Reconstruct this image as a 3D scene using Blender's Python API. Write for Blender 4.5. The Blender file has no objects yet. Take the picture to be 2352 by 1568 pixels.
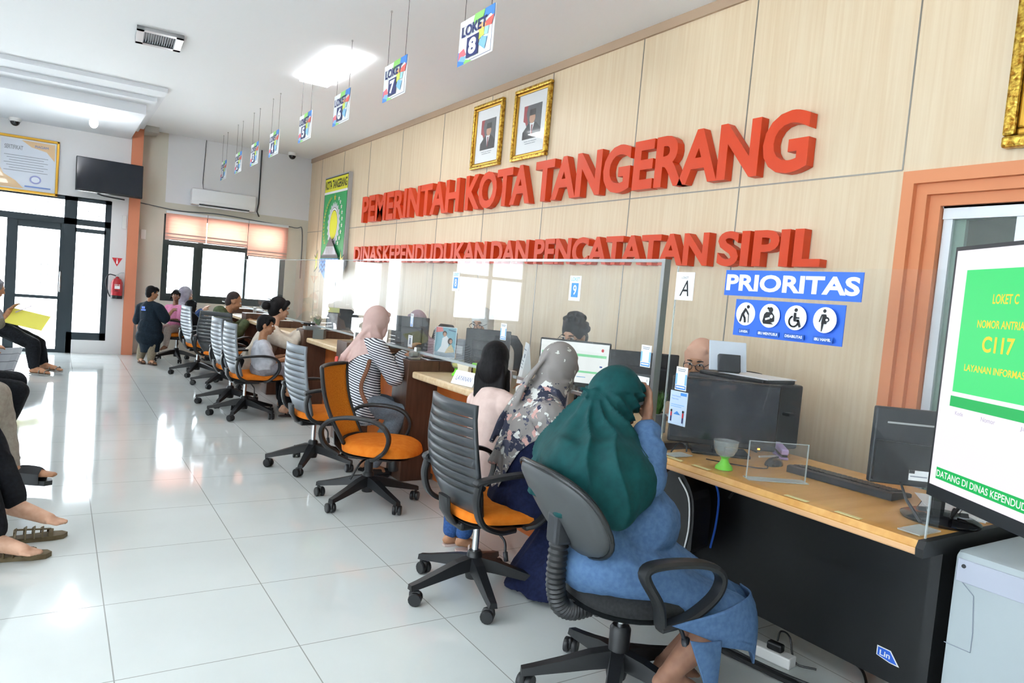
import bpy, bmesh, math, random
from mathutils import Vector, Matrix, Quaternion, noise
V = Vector; R = math.radians; PI = math.pi
rnd = random.Random(7)
S = bpy.context.scene; COL = S.collection
# ---------------------------------------------------------------- camera, world, exposure
cd = bpy.data.cameras.new('camera'); cam = bpy.data.objects.new('camera', cd); COL.objects.link(cam)
cd.sensor_fit = 'HORIZONTAL'; cd.sensor_width = 36.0; cd.lens = 36.0*1640.186/2352; cd.clip_start = .05; cd.clip_end = 100
cam.matrix_world = Matrix(((.84074602,-.04031174,-.53992693,0),(-.53449376,.09731356,-.83955136,0),(.08638599,.99443704,.06026961,1.38),(0,0,0,1)))
S.camera = cam
W = bpy.data.worlds.new('world'); S.world = W; W.use_nodes = True
W.node_tree.nodes['Background'].inputs[0].default_value = (.82,.92,1,1)
W.node_tree.nodes['Background'].inputs[1].default_value = 6.2
sd = bpy.data.lights.new('sun','SUN'); sd.energy = 24; sd.angle = R(1); sd.color = (.93,.97,1); sun = bpy.data.objects.new('sun', sd); COL.objects.link(sun)
sun.rotation_euler = V((-.55,.45,-1)).to_track_quat('-Z','Y').to_euler()       # high sun behind the building: lights the paving outside
S.view_settings.view_transform = 'Standard'; S.view_settings.look = 'None'; S.view_settings.gamma = 1
S.view_settings.exposure = 1.08; S.view_settings.use_curve_mapping = False
S.cycles.use_denoising = True; S.cycles.max_bounces = 8; S.cycles.transparent_max_bounces = 16
S.cycles.sample_clamp_indirect = 6; S.cycles.caustics_reflective = False; S.cycles.caustics_refractive = False
LAMP = 8.0                                                   # strength of every ceiling lamp's diffuser
# ---------------------------------------------------------------- materials
MC = {}
def lin(h):
    if isinstance(h, str):
        c = [int(h[i:i+2],16)/255 for i in (0,2,4)]
        return tuple(((x+.055)/1.055)**2.4 if x > .04045 else x/12.92 for x in c)+(1,)
    return tuple(h)+(1,)
def mat(name, c, rough=.5, metal=0, spec=.5, emit=0, coat=0, trans=0, alpha=1):
    if name in MC: return MC[name]
    m = bpy.data.materials.new(name); m.use_nodes = True; b = m.node_tree.nodes['Principled BSDF']
    b.inputs['Base Color'].default_value = lin(c); b.inputs['Roughness'].default_value = rough
    b.inputs['Metallic'].default_value = metal; b.inputs['Specular IOR Level'].default_value = spec
    b.inputs['Coat Weight'].default_value = coat; b.inputs['Transmission Weight'].default_value = trans
    if emit: b.inputs['Emission Color'].default_value = lin(c); b.inputs['Emission Strength'].default_value = emit
    m.diffuse_color = lin(c); MC[name] = m; return m
def glow(name, c, e):
    m = mat(name, (0,0,0), .35, spec=.15); b = m.node_tree.nodes['Principled BSDF']; b.inputs['Emission Color'].default_value = lin(c); b.inputs['Emission Strength'].default_value = e; return m
def nd(m, t, **k):
    n = m.node_tree.nodes.new(t)
    for a, v in k.items():
        if a.startswith('i_'):
            s = n.inputs[int(a[2:])] if a[2:].isdigit() else n.inputs[a[2:].replace('_',' ')]
            s.default_value = v
        else: setattr(n, a, v)
    return n
def lk(m, a, b): m.node_tree.links.new(a, b)
def bsdf(m): return m.node_tree.nodes['Principled BSDF']
def coords(m, scale=(1,1,1), rot=(0,0,0)):
    tc = nd(m,'ShaderNodeTexCoord'); mp = nd(m,'ShaderNodeMapping'); mp.inputs['Scale'].default_value = scale; mp.inputs['Rotation'].default_value = rot
    lk(m, tc.outputs['Object'], mp.inputs[0]); return mp.outputs[0]
def ramp(m, fac, stops):
    r = nd(m,'ShaderNodeValToRGB'); e = r.color_ramp.elements
    while len(e) < len(stops): e.new(.5)
    for q,(p,c) in zip(e, stops): q.position = p; q.color = lin(c)
    lk(m, fac, r.inputs[0]); return r.outputs[0]
def noisy(name, c1, c2, scale=(1,1,1), ns=4, rough=.5, detail=4, bump=0, lo=.35, hi=.65, **k):
    if name in MC: return MC[name]
    m = mat(name, c1, rough, **k); n = nd(m,'ShaderNodeTexNoise'); n.inputs['Scale'].default_value = ns; n.inputs['Detail'].default_value = detail
    lk(m, coords(m, scale), n.inputs['Vector']); lk(m, ramp(m, n.outputs[0], [(lo,c1),(hi,c2)]), bsdf(m).inputs['Base Color'])
    if bump:
        b = nd(m,'ShaderNodeBump'); b.inputs['Strength'].default_value = bump; b.inputs['Distance'].default_value = .01
        lk(m, n.outputs[0], b.inputs['Height']); lk(m, b.outputs[0], bsdf(m).inputs['Normal'])
    return m
def glass(name, tint=(1,1,1), haze=.03, ior=1.45, refl=1.0, dirt=0.0):
    if name in MC: return MC[name]
    m = bpy.data.materials.new(name); m.use_nodes = True; t = m.node_tree; t.nodes.clear()
    out = nd(m,'ShaderNodeOutputMaterial'); tr = nd(m,'ShaderNodeBsdfTransparent'); tr.inputs[0].default_value = lin(tint)
    gl = nd(m,'ShaderNodeBsdfGlossy'); gl.inputs['Roughness'].default_value = .015
    fr = nd(m,'ShaderNodeFresnel'); fr.inputs[0].default_value = ior
    mu = nd(m,'ShaderNodeMath', operation='MULTIPLY'); mu.inputs[1].default_value = refl; ge = nd(m,'ShaderNodeNewGeometry'); iv = nd(m,'ShaderNodeMath', operation='SUBTRACT'); iv.inputs[0].default_value = 1; lk(m, ge.outputs['Backfacing'], iv.inputs[1])
    m2 = nd(m,'ShaderNodeMath', operation='MULTIPLY'); lk(m, fr.outputs[0], m2.inputs[0]); lk(m, iv.outputs[0], m2.inputs[1]); lk(m, m2.outputs[0], mu.inputs[0])
    mx = nd(m,'ShaderNodeMixShader'); lk(m, mu.outputs[0], mx.inputs[0]); lk(m, tr.outputs[0], mx.inputs[1]); lk(m, gl.outputs[0], mx.inputs[2])
    df = nd(m,'ShaderNodeBsdfDiffuse'); df.inputs[0].default_value = (.9,.93,.95,1)
    mx2 = nd(m,'ShaderNodeMixShader'); mx2.inputs[0].default_value = haze; lk(m, mx.outputs[0], mx2.inputs[1]); lk(m, df.outputs[0], mx2.inputs[2])
    if dirt:
        n = nd(m,'ShaderNodeTexNoise'); n.inputs['Scale'].default_value = 3.5; n.inputs['Detail'].default_value = 6
        lk(m, coords(m,(1,1,.55)), n.inputs['Vector']); r = nd(m,'ShaderNodeMapRange'); r.inputs[1].default_value = .5; r.inputs[2].default_value = .8; r.inputs[3].default_value = haze; r.inputs[4].default_value = haze+dirt
        lk(m, n.outputs[0], r.inputs[0]); lk(m, r.outputs[0], mx2.inputs[0])
    lk(m, mx2.outputs[0], out.inputs[0]); MC[name] = m; return m
# ---------------------------------------------------------------- scratch scene used to bake text and modifiers
TS = bpy.data.scenes.new('scratch')
def bake(ob):
    TS.collection.objects.link(ob); vl = TS.view_layers[0]; vl.update(); dg = vl.depsgraph
    me = bpy.data.meshes.new_from_object(ob.evaluated_get(dg), depsgraph=dg)
    d = ob.data; bpy.data.objects.remove(ob)
    (bpy.data.meshes if isinstance(d, bpy.types.Mesh) else bpy.data.curves).remove(d)
    return me
def text_mesh(s, extrude=0, bold=0, shear=0):
    c = bpy.data.curves.new('t','FONT'); c.body = s; c.extrude = extrude; c.offset = bold; c.resolution_u = 4; c.shear = shear
    return bake(bpy.data.objects.new('t', c))
# ---------------------------------------------------------------- bmesh helpers
def NB(): return bmesh.new()
def box(bm, lo, hi, bev=0, mi=0, seg=2, M=None):
    lo = V(lo); hi = V(hi); g = bmesh.ops.create_cube(bm, size=1)['verts']
    for v in g: v.co = V([(lo[i]+hi[i])/2 + v.co[i]*(hi[i]-lo[i]) for i in range(3)])
    fs = set(f for v in g for f in v.link_faces)
    if bev:
        es = list(set(e for v in g for e in v.link_edges))
        r = bmesh.ops.bevel(bm, geom=es, offset=bev, segments=seg, affect='EDGES', profile=.5)
        fs = set(f for f in r['faces']) | set(f for v in r['verts'] for f in v.link_faces)
        g = list(set(v for f in fs for v in f.verts))
    for f in fs: f.material_index = mi
    if M is not None:
        for v in g: v.co = M @ v.co
    return g
def frame_of(d):
    d = V(d).normalized(); a = V((0,0,1)) if abs(d.z) < .9 else V((1,0,0)); u = d.cross(a).normalized(); return u, u.cross(d).normalized()
def loft(bm, rings, closed=True, caps=True, mi=0):
    vs = [[bm.verts.new(p) for p in r] for r in rings]; n = len(vs[0]); k = n if closed else n-1
    for a, b in zip(vs, vs[1:]):
        for i in range(k):
            f = bm.faces.new((a[i], a[(i+1)%n], b[(i+1)%n], b[i])); f.material_index = mi
    if caps and closed:
        for r, q in ((vs[0],-1),(vs[-1],1)):
            try: f = bm.faces.new(r[::q]); f.material_index = mi
            except ValueError: pass
    return vs
def tube(bm, pts, r, seg=8, mi=0, caps=True, side=None, flat=1.0):
    pts = [V(p) for p in pts]; rs = r if isinstance(r,(list,tuple)) else [r]*len(pts); rings = []; pu = None
    for i, p in enumerate(pts):
        d = (pts[min(i+1,len(pts)-1)] - pts[max(i-1,0)])
        if d.length < 1e-9: d = V((0,0,1))
        d.normalize()
        if side is not None: u = V(side); w = u.cross(d).normalized()
        else:
            u = frame_of(d)[0] if pu is None else (pu - d*pu.dot(d)).normalized(); w = u.cross(d).normalized(); pu = u
        rings.append([p + u*(math.cos(2*PI*k/seg)*rs[i]) + w*(math.sin(2*PI*k/seg)*rs[i]*flat) for k in range(seg)])
    return loft(bm, rings, caps=caps, mi=mi)
def lathe(bm, prof, seg=16, at=(0,0,0), M=None, mi=0):
    at = V(at); rings = []
    for r, z in prof:
        ring = [V((math.cos(2*PI*k/seg)*max(r,1e-4), math.sin(2*PI*k/seg)*max(r,1e-4), z)) for k in range(seg)]
        rings.append([(M @ p if M is not None else p) + at for p in ring])
    return loft(bm, rings, mi=mi)
def ell(bm, c, r, M=None, seg=16, rings=10, mi=0):
    g = bmesh.ops.create_uvsphere(bm, u_segments=seg, v_segments=rings, radius=1)['verts']; r = V(r) if not isinstance(r,(int,float)) else V((r,r,r))
    for v in g:
        q = V((v.co.x*r.x, v.co.y*r.y, v.co.z*r.z)); v.co = (M @ q if M is not None else q) + V(c)
    for f in set(f for v in g for f in v.link_faces): f.material_index = mi
    return g
def caps(bm, p0, r0, p1, r1, seg=12, mi=0):
    p0 = V(p0); p1 = V(p1); d = (p1-p0); L = d.length
    if L < 1e-6: return ell(bm, p0, r0)
    d /= L; u, w = frame_of(d); rings = []
    pr = [(-r0*math.cos(a), r0*math.sin(a)) for a in (.25,.8,1.2)] + [(0,r0),(L*.5,(r0+r1)/2),(L,r1)] + [(L+r1*math.cos(a), r1*math.sin(a)) for a in (1.2,.8,.25)]
    for t, r in pr: rings.append([p0 + d*t + u*(math.cos(2*PI*k/seg)*r) + w*(math.sin(2*PI*k/seg)*r) for k in range(seg)])
    return loft(bm, rings, mi=mi)
def prism(bm, pts, o, u, v, n, t, mi=0):
    o, u, v, n = V(o), V(u), V(v), V(n); a = [bm.verts.new(o+u*x+v*y) for x, y in pts]; b = [bm.verts.new(o+u*x+v*y+n*t) for x, y in pts]
    fs = [bm.faces.new(b), bm.faces.new(a[::-1])] + [bm.faces.new((a[i], a[(i+1)%len(a)], b[(i+1)%len(a)], b[i])) for i in range(len(a))]
    for f in fs: f.material_index = mi
def roundrect(w, h, r, k=5, cx=0, cy=0):
    out = []
    for sx, sy, a0 in ((1,1,0),(-1,1,90),(-1,-1,180),(1,-1,270)):
        for i in range(k+1):
            a = R(a0+90*i/k); out.append((cx+sx*(w/2-r)+r*math.cos(a), cy+sy*(h/2-r)+r*math.sin(a)))
    return out
def spline(pts, n=8):
    pts = [V(p) for p in pts]; P = [pts[0]*2-pts[1]] + pts + [pts[-1]*2-pts[-2]]; out = []
    for i in range(1, len(P)-2):
        for k in range(n):
            t = k/n; a,b,c,d = P[i-1],P[i],P[i+1],P[i+2]
            out.append(.5*((2*b)+(c-a)*t+(2*a-5*b+4*c-d)*t*t+(3*b-a-3*c+d)*t**3))
    return out+[pts[-1]]
# ---------------------------------------------------------------- objects
def put(name, bm, m, parent=None, smooth=False, kind=None, autos=True):
    bmesh.ops.recalc_face_normals(bm, faces=bm.faces[:])
    me = bpy.data.meshes.new(name); bm.to_mesh(me); bm.free()
    return obj(name, me, m, parent, smooth, kind)
def obj(name, me, m, parent=None, smooth=False, kind=None):
    me.name = name
    if not isinstance(m,(list,tuple)): m = [m]
    if len(me.materials): me.materials.clear()
    for x in m: me.materials.append(x)
    if smooth:
        me.shade_smooth()
        if smooth is not True: me.set_sharp_from_angle(angle=R(smooth))
    o = bpy.data.objects.new(name, me); COL.objects.link(o)
    if parent is not None:
        o.parent = parent
        if parent.get('_w'): o.matrix_parent_inverse = PM[parent.name]
    if kind: o['kind'] = kind
    return o
PM = {}
def thing(name, label, cat, loc=(0,0,0), rz=0, group=None, world=False):
    o = bpy.data.objects.new(name, None); COL.objects.link(o); o.empty_display_size = .05
    o.location = loc; o.rotation_euler = (0,0,rz); tag(o, label, cat, group)
    if world:                       # parts are given in room coordinates
        o['_w'] = 1; PM[o.name] = (Matrix.Translation(loc) @ Matrix.Rotation(rz,4,'Z')).inverted()
    return o
def tag(o, label, cat, group=None):
    o['label'] = label; o['category'] = cat
    if group: o['group'] = group
    return o
def dup(root, loc, rz, label, group=None):
    r = root.copy(); COL.objects.link(r); r.location = loc; r.rotation_euler = (0,0,rz); tag(r, label, root['category'], group)
    for ch in list(root.children):
        c = ch.copy(); COL.objects.link(c); c.parent = r
        for g in ch.children:
            d = g.copy(); COL.objects.link(d); d.parent = c
    return r
def art(name, o, u, v, shapes, mats, parent=None, t0=.0006, back=0):
    """flat print: layers of rects, polygons, discs and text, one mesh"""
    o, u, v = V(o), V(u), V(v); n = u.cross(v); bm = NB(); ms = []; lay = 0
    def mi(k):
        if mats[k] not in ms: ms.append(mats[k])
        return ms.index(mats[k])
    for s in shapes:
        k = s[0]; z = n*(t0*lay)
        if k == 'rect': prism(bm, [(s[1],s[2]),(s[3],s[2]),(s[3],s[4]),(s[1],s[4])], o+z, u, v, n, t0, mi(s[5]))
        elif k == 'poly': prism(bm, s[1], o+z, u, v, n, t0, mi(s[2]))
        elif k == 'disc': prism(bm, [(s[1]+s[3]*math.cos(2*PI*i/28), s[2]+s[4]*math.sin(2*PI*i/28)) for i in range(28)], o+z, u, v, n, t0, mi(s[5]))
        elif k == 'line':
            p = s[1]; w = s[2]/2
            for a, b in zip(p, p[1:]):
                a = V(a); b = V(b); d = (b-a).normalized(); q = V((-d.y,d.x))*w
                prism(bm, [tuple(a-q-d*w*.5),tuple(b-q+d*w*.5),tuple(b+q+d*w*.5),tuple(a+q-d*w*.5)], o+z, u, v, n, t0, mi(s[3]))
        elif k == 'text':   # text, x0, y0, x1, y1, mat, bold, shear
            me = text_mesh(s[1], 0, s[7] if len(s) > 7 else 0, s[8] if len(s) > 8 else 0)
            xs = [q.co.x for q in me.vertices]; ys = [q.co.y for q in me.vertices]; x0,x1,y0,y1 = min(xs),max(xs),min(ys),max(ys)
            idx = mi(s[6]); vv = [bm.verts.new(o+z+n*t0+u*(s[2]+(q.co.x-x0)/(x1-x0)*(s[4]-s[2]))+v*(s[3]+(q.co.y-y0)/(y1-y0)*(s[5]-s[3]))) for q in me.vertices]
            for p in me.polygons:
                try: f = bm.faces.new([vv[i] for i in p.vertices]); f.material_index = idx
                except ValueError: pass
            bpy.data.meshes.remove(me)
        lay += 1
    me = bpy.data.meshes.new(name); bm.normal_update(); bm.to_mesh(me); bm.free()
    return obj(name, me, ms, parent)
WR = (V((0,-1,0)), V((0,0,1)))          # art frame on the right wall (seen from the room)
WB = (V((1,0,0)), V((0,0,1)))           # art frame on the back wall
# ---------------------------------------------------------------- palette
WHITE = mat('white_paint','E6E6E4',.6); PAPER = mat('paper','F2F4F6',.6); BLACK = mat('black_plastic','1B1D20',.42); DARK = mat('dark_plastic','2B2E33',.45)
METAL = mat('brushed_steel','C4C6C8',.28,1); CHROME = mat('chrome','D8DADC',.12,1); BLUE = mat('sign_blue','2E68D8',.45); INK = mat('ink','15171C',.6)
ORANGE = mat('orange_fabric','E07A22',.85,spec=.2); LETTER = mat('orange_letter','DC4416',.4); GREYP = mat('grey_print','8B93A0',.6)
ALU = mat('white_aluminium','DDE2E8',.35,.3); LBLUE = mat('light_blue_print','8CC2F2',.6); RED = mat('red_print','D8323C',.5); YEL = mat('yellow_print','EFE23A',.5); GRN = mat('green_print','4CC25A',.5); NAVY = mat('navy_print','343A6E',.6); PINKP = mat('pink_print','F09090',.6)
# ================================================================ the setting
def struct(name, bm, m, parent=None, smooth=False): return put(name, bm, m, parent, smooth, None if parent else 'structure')
ZC = 3.49; XR = 3.68; XL = -4.6; YF = -3.2; YB = 12.65; YD = 12.45
# floor: glossy 61 cm tiles with thin joints
fm = mat('floor_tile','DDE0DC',.07,spec=.55)
tc = nd(fm,'ShaderNodeTexCoord'); sp = nd(fm,'ShaderNodeSeparateXYZ'); lk(fm, tc.outputs['Object'], sp.inputs[0]); ms = []
for ax, off in (('X',.215),('Y',3.21)):
    a = nd(fm,'ShaderNodeMath',operation='SUBTRACT'); a.inputs[1].default_value = off; lk(fm, sp.outputs[ax], a.inputs[0])
    b = nd(fm,'ShaderNodeMath',operation='DIVIDE'); b.inputs[1].default_value = .617; lk(fm, a.outputs[0], b.inputs[0])
    c = nd(fm,'ShaderNodeMath',operation='FRACT'); lk(fm, b.outputs[0], c.inputs[0])
    d = nd(fm,'ShaderNodeMath',operation='PINGPONG'); d.inputs[1].default_value = .5; lk(fm, b.outputs[0], d.inputs[0])
    e = nd(fm,'ShaderNodeMath',operation='LESS_THAN'); e.inputs[1].default_value = .0035; lk(fm, d.outputs[0], e.inputs[0]); ms.append(e)
mxx = nd(fm,'ShaderNodeMath',operation='MAXIMUM'); lk(fm, ms[0].outputs[0], mxx.inputs[0]); lk(fm, ms[1].outputs[0], mxx.inputs[1])
nz = nd(fm,'ShaderNodeTexNoise'); nz.inputs['Scale'].default_value = 1.3; nz.inputs['Detail'].default_value = 5; lk(fm, tc.outputs['Object'], nz.inputs['Vector'])
cm = nd(fm,'ShaderNodeMix',data_type='RGBA'); lk(fm, mxx.outputs[0], cm.inputs[0]); lk(fm, ramp(fm, nz.outputs[0], [(.3,'CED3D1'),(.7,'D8DDDB')]), cm.inputs[6]); cm.inputs[7].default_value = lin('9A9C98')
lk(fm, cm.outputs[2], bsdf(fm).inputs['Base Color'])
b = NB(); box(b,(XL,YF,-.12),(4.9,12.9,0)); struct('floor', b, fm)
b = NB(); box(b,(XL,YF,ZC),(4.9,12.9,ZC+.1)); struct('ceiling', b, mat('ceiling_paint','EEF0F3',.8))
# stepped soffit over the entrance
sm = mat('soffit_paint','E6E9EE',.8); b = NB()
box(b,(XL,9.55,3.44),(1.02,YD+.01,ZC)); box(b,(XL,9.95,3.39),(.95,YD+.01,3.45)); box(b,(XL,10.25,3.27),(.86,YD+.01,3.40)); struct('trim_1', b, sm)
b = NB(); box(b,(1.03,12.25,3.40),(1.22,12.66,ZC)); struct('trim_2', b, mat('beam_paint','B9B7B0',.8))
# right wall: light wood panels, opening for the doorway
pm = noisy('wood_panel','DEC6A6','E5D1B4',(1,9,.28),5,.38,6,spec=.4)
b = NB(); box(b,(XR,2.1,0),(XR+.15,YB+.2,ZC)); box(b,(XR,YF,2.2),(XR+.15,2.1,ZC)); box(b,(XR,YF,0),(XR+.15,-.2,2.2)); struct('wall_right', b, pm)
seam = mat('seam_strip','9A958E',.3,.7); b = NB()
for y in (2.12,3.18,4.23,5.41,6.48,7.55,8.72,9.85,10.95,12.05): box(b,(XR-.0025,y-.004,2.217 if y < 2.2 else 0),(XR+.002,y+.004,ZC))
box(b,(XR-.003,2.12,2.213),(XR+.002,YB,2.221)); struct('trim_3', b, seam)
b = NB(); box(b,(XR-.02,2.0,ZC-.07),(XR+.01,YB,ZC)); struct('trim_4', b, mat('cornice_wood','B49A82',.6))
# doorway in the right wall: three orange steps and a white aluminium sliding frame
om = mat('orange_paint','E39468',.7); b = NB()
for y1, y0, z1, z0, x in ((2.105,2.045,2.205,2.14,XR-.015),(2.045,1.99,2.14,2.085,XR+.02),(1.99,1.935,2.085,2.03,XR+.055)):
    box(b,(x,y0,0),(XR+.22,y1,z1)); box(b,(x,-.2,z0),(XR+.22,y0,z1))
struct('trim_5', b, om)
b = NB()
for i in range(3): box(b,(XR+.08+i*.03,-.2,1.965),(XR+.105+i*.03,1.93,2.03))
box(b,(XR+.08,-.2,2.02),(XR+.17,1.935,2.035)); box(b,(XR+.09,1.885,0),(XR+.13,1.93,1.97)); box(b,(XR+.13,1.84,0),(XR+.16,1.885,1.97))
box(b,(XR+.09,1.55,.1),(XR+.13,1.60,1.97)); box(b,(XR+.09,.2,.0),(XR+.13,1.93,.09)); box(b,(XR+.09,.5,.1),(XR+.13,.55,1.97))
dr = struct('door_2', b, ALU)
b = NB(); box(b,(XR+.105,.05,.08),(XR+.111,1.9,1.97)); put('pane', b, glass('door_glass',(.72,.80,.74),.10,1.5), dr)
b = NB(); box(b,(4.72,YF,0),(4.9,12.9,ZC)); struct('wall_office', b, mat('office_wall','8E9C84',.8))
# back wall with three-bay window and blinds
wm = mat('back_wall_paint','C2C0BC',.75)
tc = nd(wm,'ShaderNodeTexCoord'); sp = nd(wm,'ShaderNodeSeparateXYZ'); lk(wm, tc.outputs['Object'], sp.inputs[0])
l1 = nd(wm,'ShaderNodeMath',operation='LESS_THAN'); l1.inputs[1].default_value = 1.40; lk(wm, sp.outputs['X'], l1.inputs[0])
l2 = nd(wm,'ShaderNodeMath',operation='LESS_THAN'); l2.inputs[1].default_value = 2.42; lk(wm, sp.outputs['Z'], l2.inputs[0])
l3 = nd(wm,'ShaderNodeMath',operation='MAXIMUM'); lk(wm, l1.outputs[0], l3.inputs[0]); lk(wm, l2.outputs[0], l3.inputs[1])
cm = nd(wm,'ShaderNodeMix',data_type='RGBA'); lk(wm, l3.outputs[0], cm.inputs[0]); cm.inputs[6].default_value = lin('E0E0E4'); cm.inputs[7].default_value = lin('D0CCC0'); lk(wm, cm.outputs[2], bsdf(wm).inputs['Base Color'])
WX0,WX1,WZ0,WZ1 = 1.40,3.33,.86,2.24
b = NB(); box(b,(1.03,YB,0),(WX0,YB+.2,ZC)); box(b,(WX1,YB,0),(XR+.15,YB+.2,ZC)); box(b,(WX0,YB,0),(WX1,YB+.2,WZ0)); box(b,(WX0,YB,WZ1),(WX1,YB+.2,ZC)); struct('wall_back', b, wm)
FR = mat('dark_green_frame','22302F',.5); CLEAR = glass('clear_glass',(1,1,1),.0,1.45)
b = NB()
for x0,x1 in ((1.40,1.49),(1.93,2.0),(2.66,2.72),(3.24,3.33)): box(b,(x0,YB+.02,WZ0),(x1,YB+.10,WZ1))
for z0,z1 in ((.86,.98),(1.75,1.83),(2.17,2.24)): box(b,(1.40,YB+.022,z0),(3.33,YB+.098,z1))
box(b,(1.86,YB+.01,.98),(1.93,YB+.06,1.75))
w1 = struct('window_1', b, FR); b = NB(); box(b,(1.42,YB+.06,.9),(3.3,YB+.066,2.2)); put('pane', b, CLEAR, w1)
# entrance wall with the dark door, transom and sidelight
dm = mat('entrance_wall_paint','E6E5E6',.75); b = NB(); D0,D1 = -.95,.66
box(b,(XL,YD,0),(-3.7,YD+.2,ZC)); box(b,(-3.7,YD,0),(-2.0,YD+.2,.85)); box(b,(-3.7,YD,2.3),(-2.0,YD+.2,ZC)); box(b,(-2.0,YD,0),(D0,YD+.2,ZC)); box(b,(D1,YD,0),(.9,YD+.2,ZC)); box(b,(D0,YD,2.30),(D1,YD+.2,ZC)); box(b,(.15,YD,0),(D1,YD+.2,.20)); struct('wall_entrance', b, dm)
b = NB(); box(b,(.88,12.38,0),(1.03,12.86,ZC)); struct('trim_6', b, mat('pillar_orange','DB8A68',.7))
DF = mat('dark_door_frame','26343C',.5); Y0,Y1 = YD+.0,YD+.10
b = NB()
for x0,x1,z0,z1 in ((D0,D0+.06,0,2.3),(.06,.22,.0,2.3),(.58,D1,.20,2.3),(D0,D1,2.25,2.31),(D0,D1,1.90,1.99),(.15,D1,.20,.31),(.2,.6,1.80,1.86)): box(b,(x0,Y0,z0),(x1,Y1,z1))
d1 = struct('door_1', b, DF)
b = NB(); YL = YD+.02
for x0,x1,z0,z1 in ((-.89,-.50,0,.06),(-.62,-.49,0,1.9),(.02,.07,0,1.9),(-.5,.03,1.80,1.9),(-.5,.03,.785,.83),(-.5,.03,0,.05)): box(b,(x0,YL,z0),(x1,YL+.05,z1))
put('door_leaf', b, DF, d1)
b = NB()
for x0,x1,z0,z1 in ((-.5,.03,.05,1.8),(.22,.57,.31,1.8),(-.48,.06,1.99,2.25),(.22,.58,1.99,2.25),(-.93,-.6,.05,2.25)): box(b,(x0,YL+.03,z0),(x1,YL+.036,z1))
put('pane', b, CLEAR, d1)
b = NB()
for z in (2.06,2.12,2.19): box(b,(-.9,YL+.07,z),(.6,YL+.076,z+.006))
for x in (.29,.36,.43,.50,-.3,-.15,0): box(b,(x,YL+.07,2.0),(x+.006,YL+.076,2.25))
for x,z0,z1 in ((-.2,1.0,1.35),(-.12,1.1,1.3),(.02-.08,1.0,1.3),(.34,1.0,1.4),(.5,.9,1.2)): box(b,(x,YL+.07,z0),(x+.008,YL+.078,z1))
put('grille', b, mat('grille_grey','8E969C',.5), d1)
b = NB(); tube(b,[(.045,YL-.001,.9),(.045,YL-.04,.95),(.045,YL-.04,1.15),(.045,YL-.001,1.2)],.012); put('door_handle', b, METAL, d1)
# walls out of view, with the big windows that light the hall
b = NB(); y = YF; op = [(-2.9,-.6),(-.2,2.0),(2.3,4.35)]
for a0,a1 in op: box(b,(XL-.15,y,0),(XL,a0,ZC)); box(b,(XL-.15,a0,0),(XL,a1,.8)); box(b,(XL-.15,a0,2.6),(XL,a1,ZC)); y = a1
box(b,(XL-.15,y,0),(XL,12.9,ZC)); struct('wall_left', b, mat('left_wall_paint','ECECEA',.75))
for i,(a0,a1) in enumerate(op):
    b = NB()
    for q in (a0,(a0+a1)/2-.03,a1-.06): box(b,(XL-.1,q,.8),(XL-.03,q+.06,2.6))
    for z in (.8,1.95,2.54): box(b,(XL-.098,a0,z),(XL-.032,a1,z+.06))
    wo = struct('window_%d'%(i+2), b, FR); b = NB(); box(b,(XL-.07,a0,.82),(XL-.064,a1,2.58)); put('pane', b, CLEAR, wo)
b = NB()
for x in (-3.7,-2.88,-2.06): box(b,(x,YD+.05,.85),(x+.06,YD+.12,2.3))
for z in (.85,1.72,2.24): box(b,(-3.7,YD+.052,z),(-2.0,YD+.118,z+.06))
wo = struct('window_5', b, FR); b = NB(); box(b,(-3.68,YD+.08,.87),(-2.02,YD+.086,2.28)); put('pane', b, CLEAR, wo)
b = NB(); box(b,(XL,YF-.15,0),(4.9,YF,ZC)); struct('wall_front', b, mat('front_wall_paint','ECECEA',.75))
# pavement outside
b = NB(); box(b,(-16,12.95,-.3),(12,30,-.13)); box(b,(-16,-6,-.3),(-4.8,12.95,-.13)); struct('ground_outside', b, mat('outside_paving','E6E6E2',.8))
# ---------------------------------------------------------------- lamps
def ceiling_light(x0,x1,y0,y1,label):
    t = thing('ceiling_light', label, 'ceiling light', ((x0+x1)/2,(y0+y1)/2,ZC), world=True, group='flat ceiling lamps')
    b = NB(); box(b,(x0+.02,y0+.02,3.465),(x1-.02,y1-.02,ZC-.002)); put('housing', b, WHITE, t)
    b = NB(); box(b,(x0,y0,3.452),(x1,y1,3.464),.003); put('diffuser', b, mat('lamp_diffuser',(.96,.98,1),.5,emit=LAMP), t)
ceiling_light(2.06,2.36,6.50,7.75,'lit flat white panel lamp on the ceiling above the hanging counter signs')
for x,y in ((-1.6,-1.0),(-1.6,1.2),(-1.6,3.4),(-1.6,5.6),(-1.6,7.8)): ceiling_light(x,x+.3,y,y+1.25,'added flat white panel lamp on the ceiling out of view, brightening the walls')  # unseen row along the left, added to throw more light on walls and floor
t = thing('bulb_lamp','bare glowing bulb under the low stepped soffit near the entrance','lamp',(.32,10.75,3.27),world=True)
b = NB(); lathe(b,[(.0,3.27),(.045,3.268),(.045,3.235),(.028,3.225),(.02,3.20)],14,(.32,10.75,0)); put('lamp_holder', b, WHITE, t, 40)
b = NB(); ell(b,(.32,10.75,3.14),(.05,.05,.065)); put('bulb', b, mat('bulb_glow',(.95,.97,1),.5,emit=60), t, True)
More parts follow.
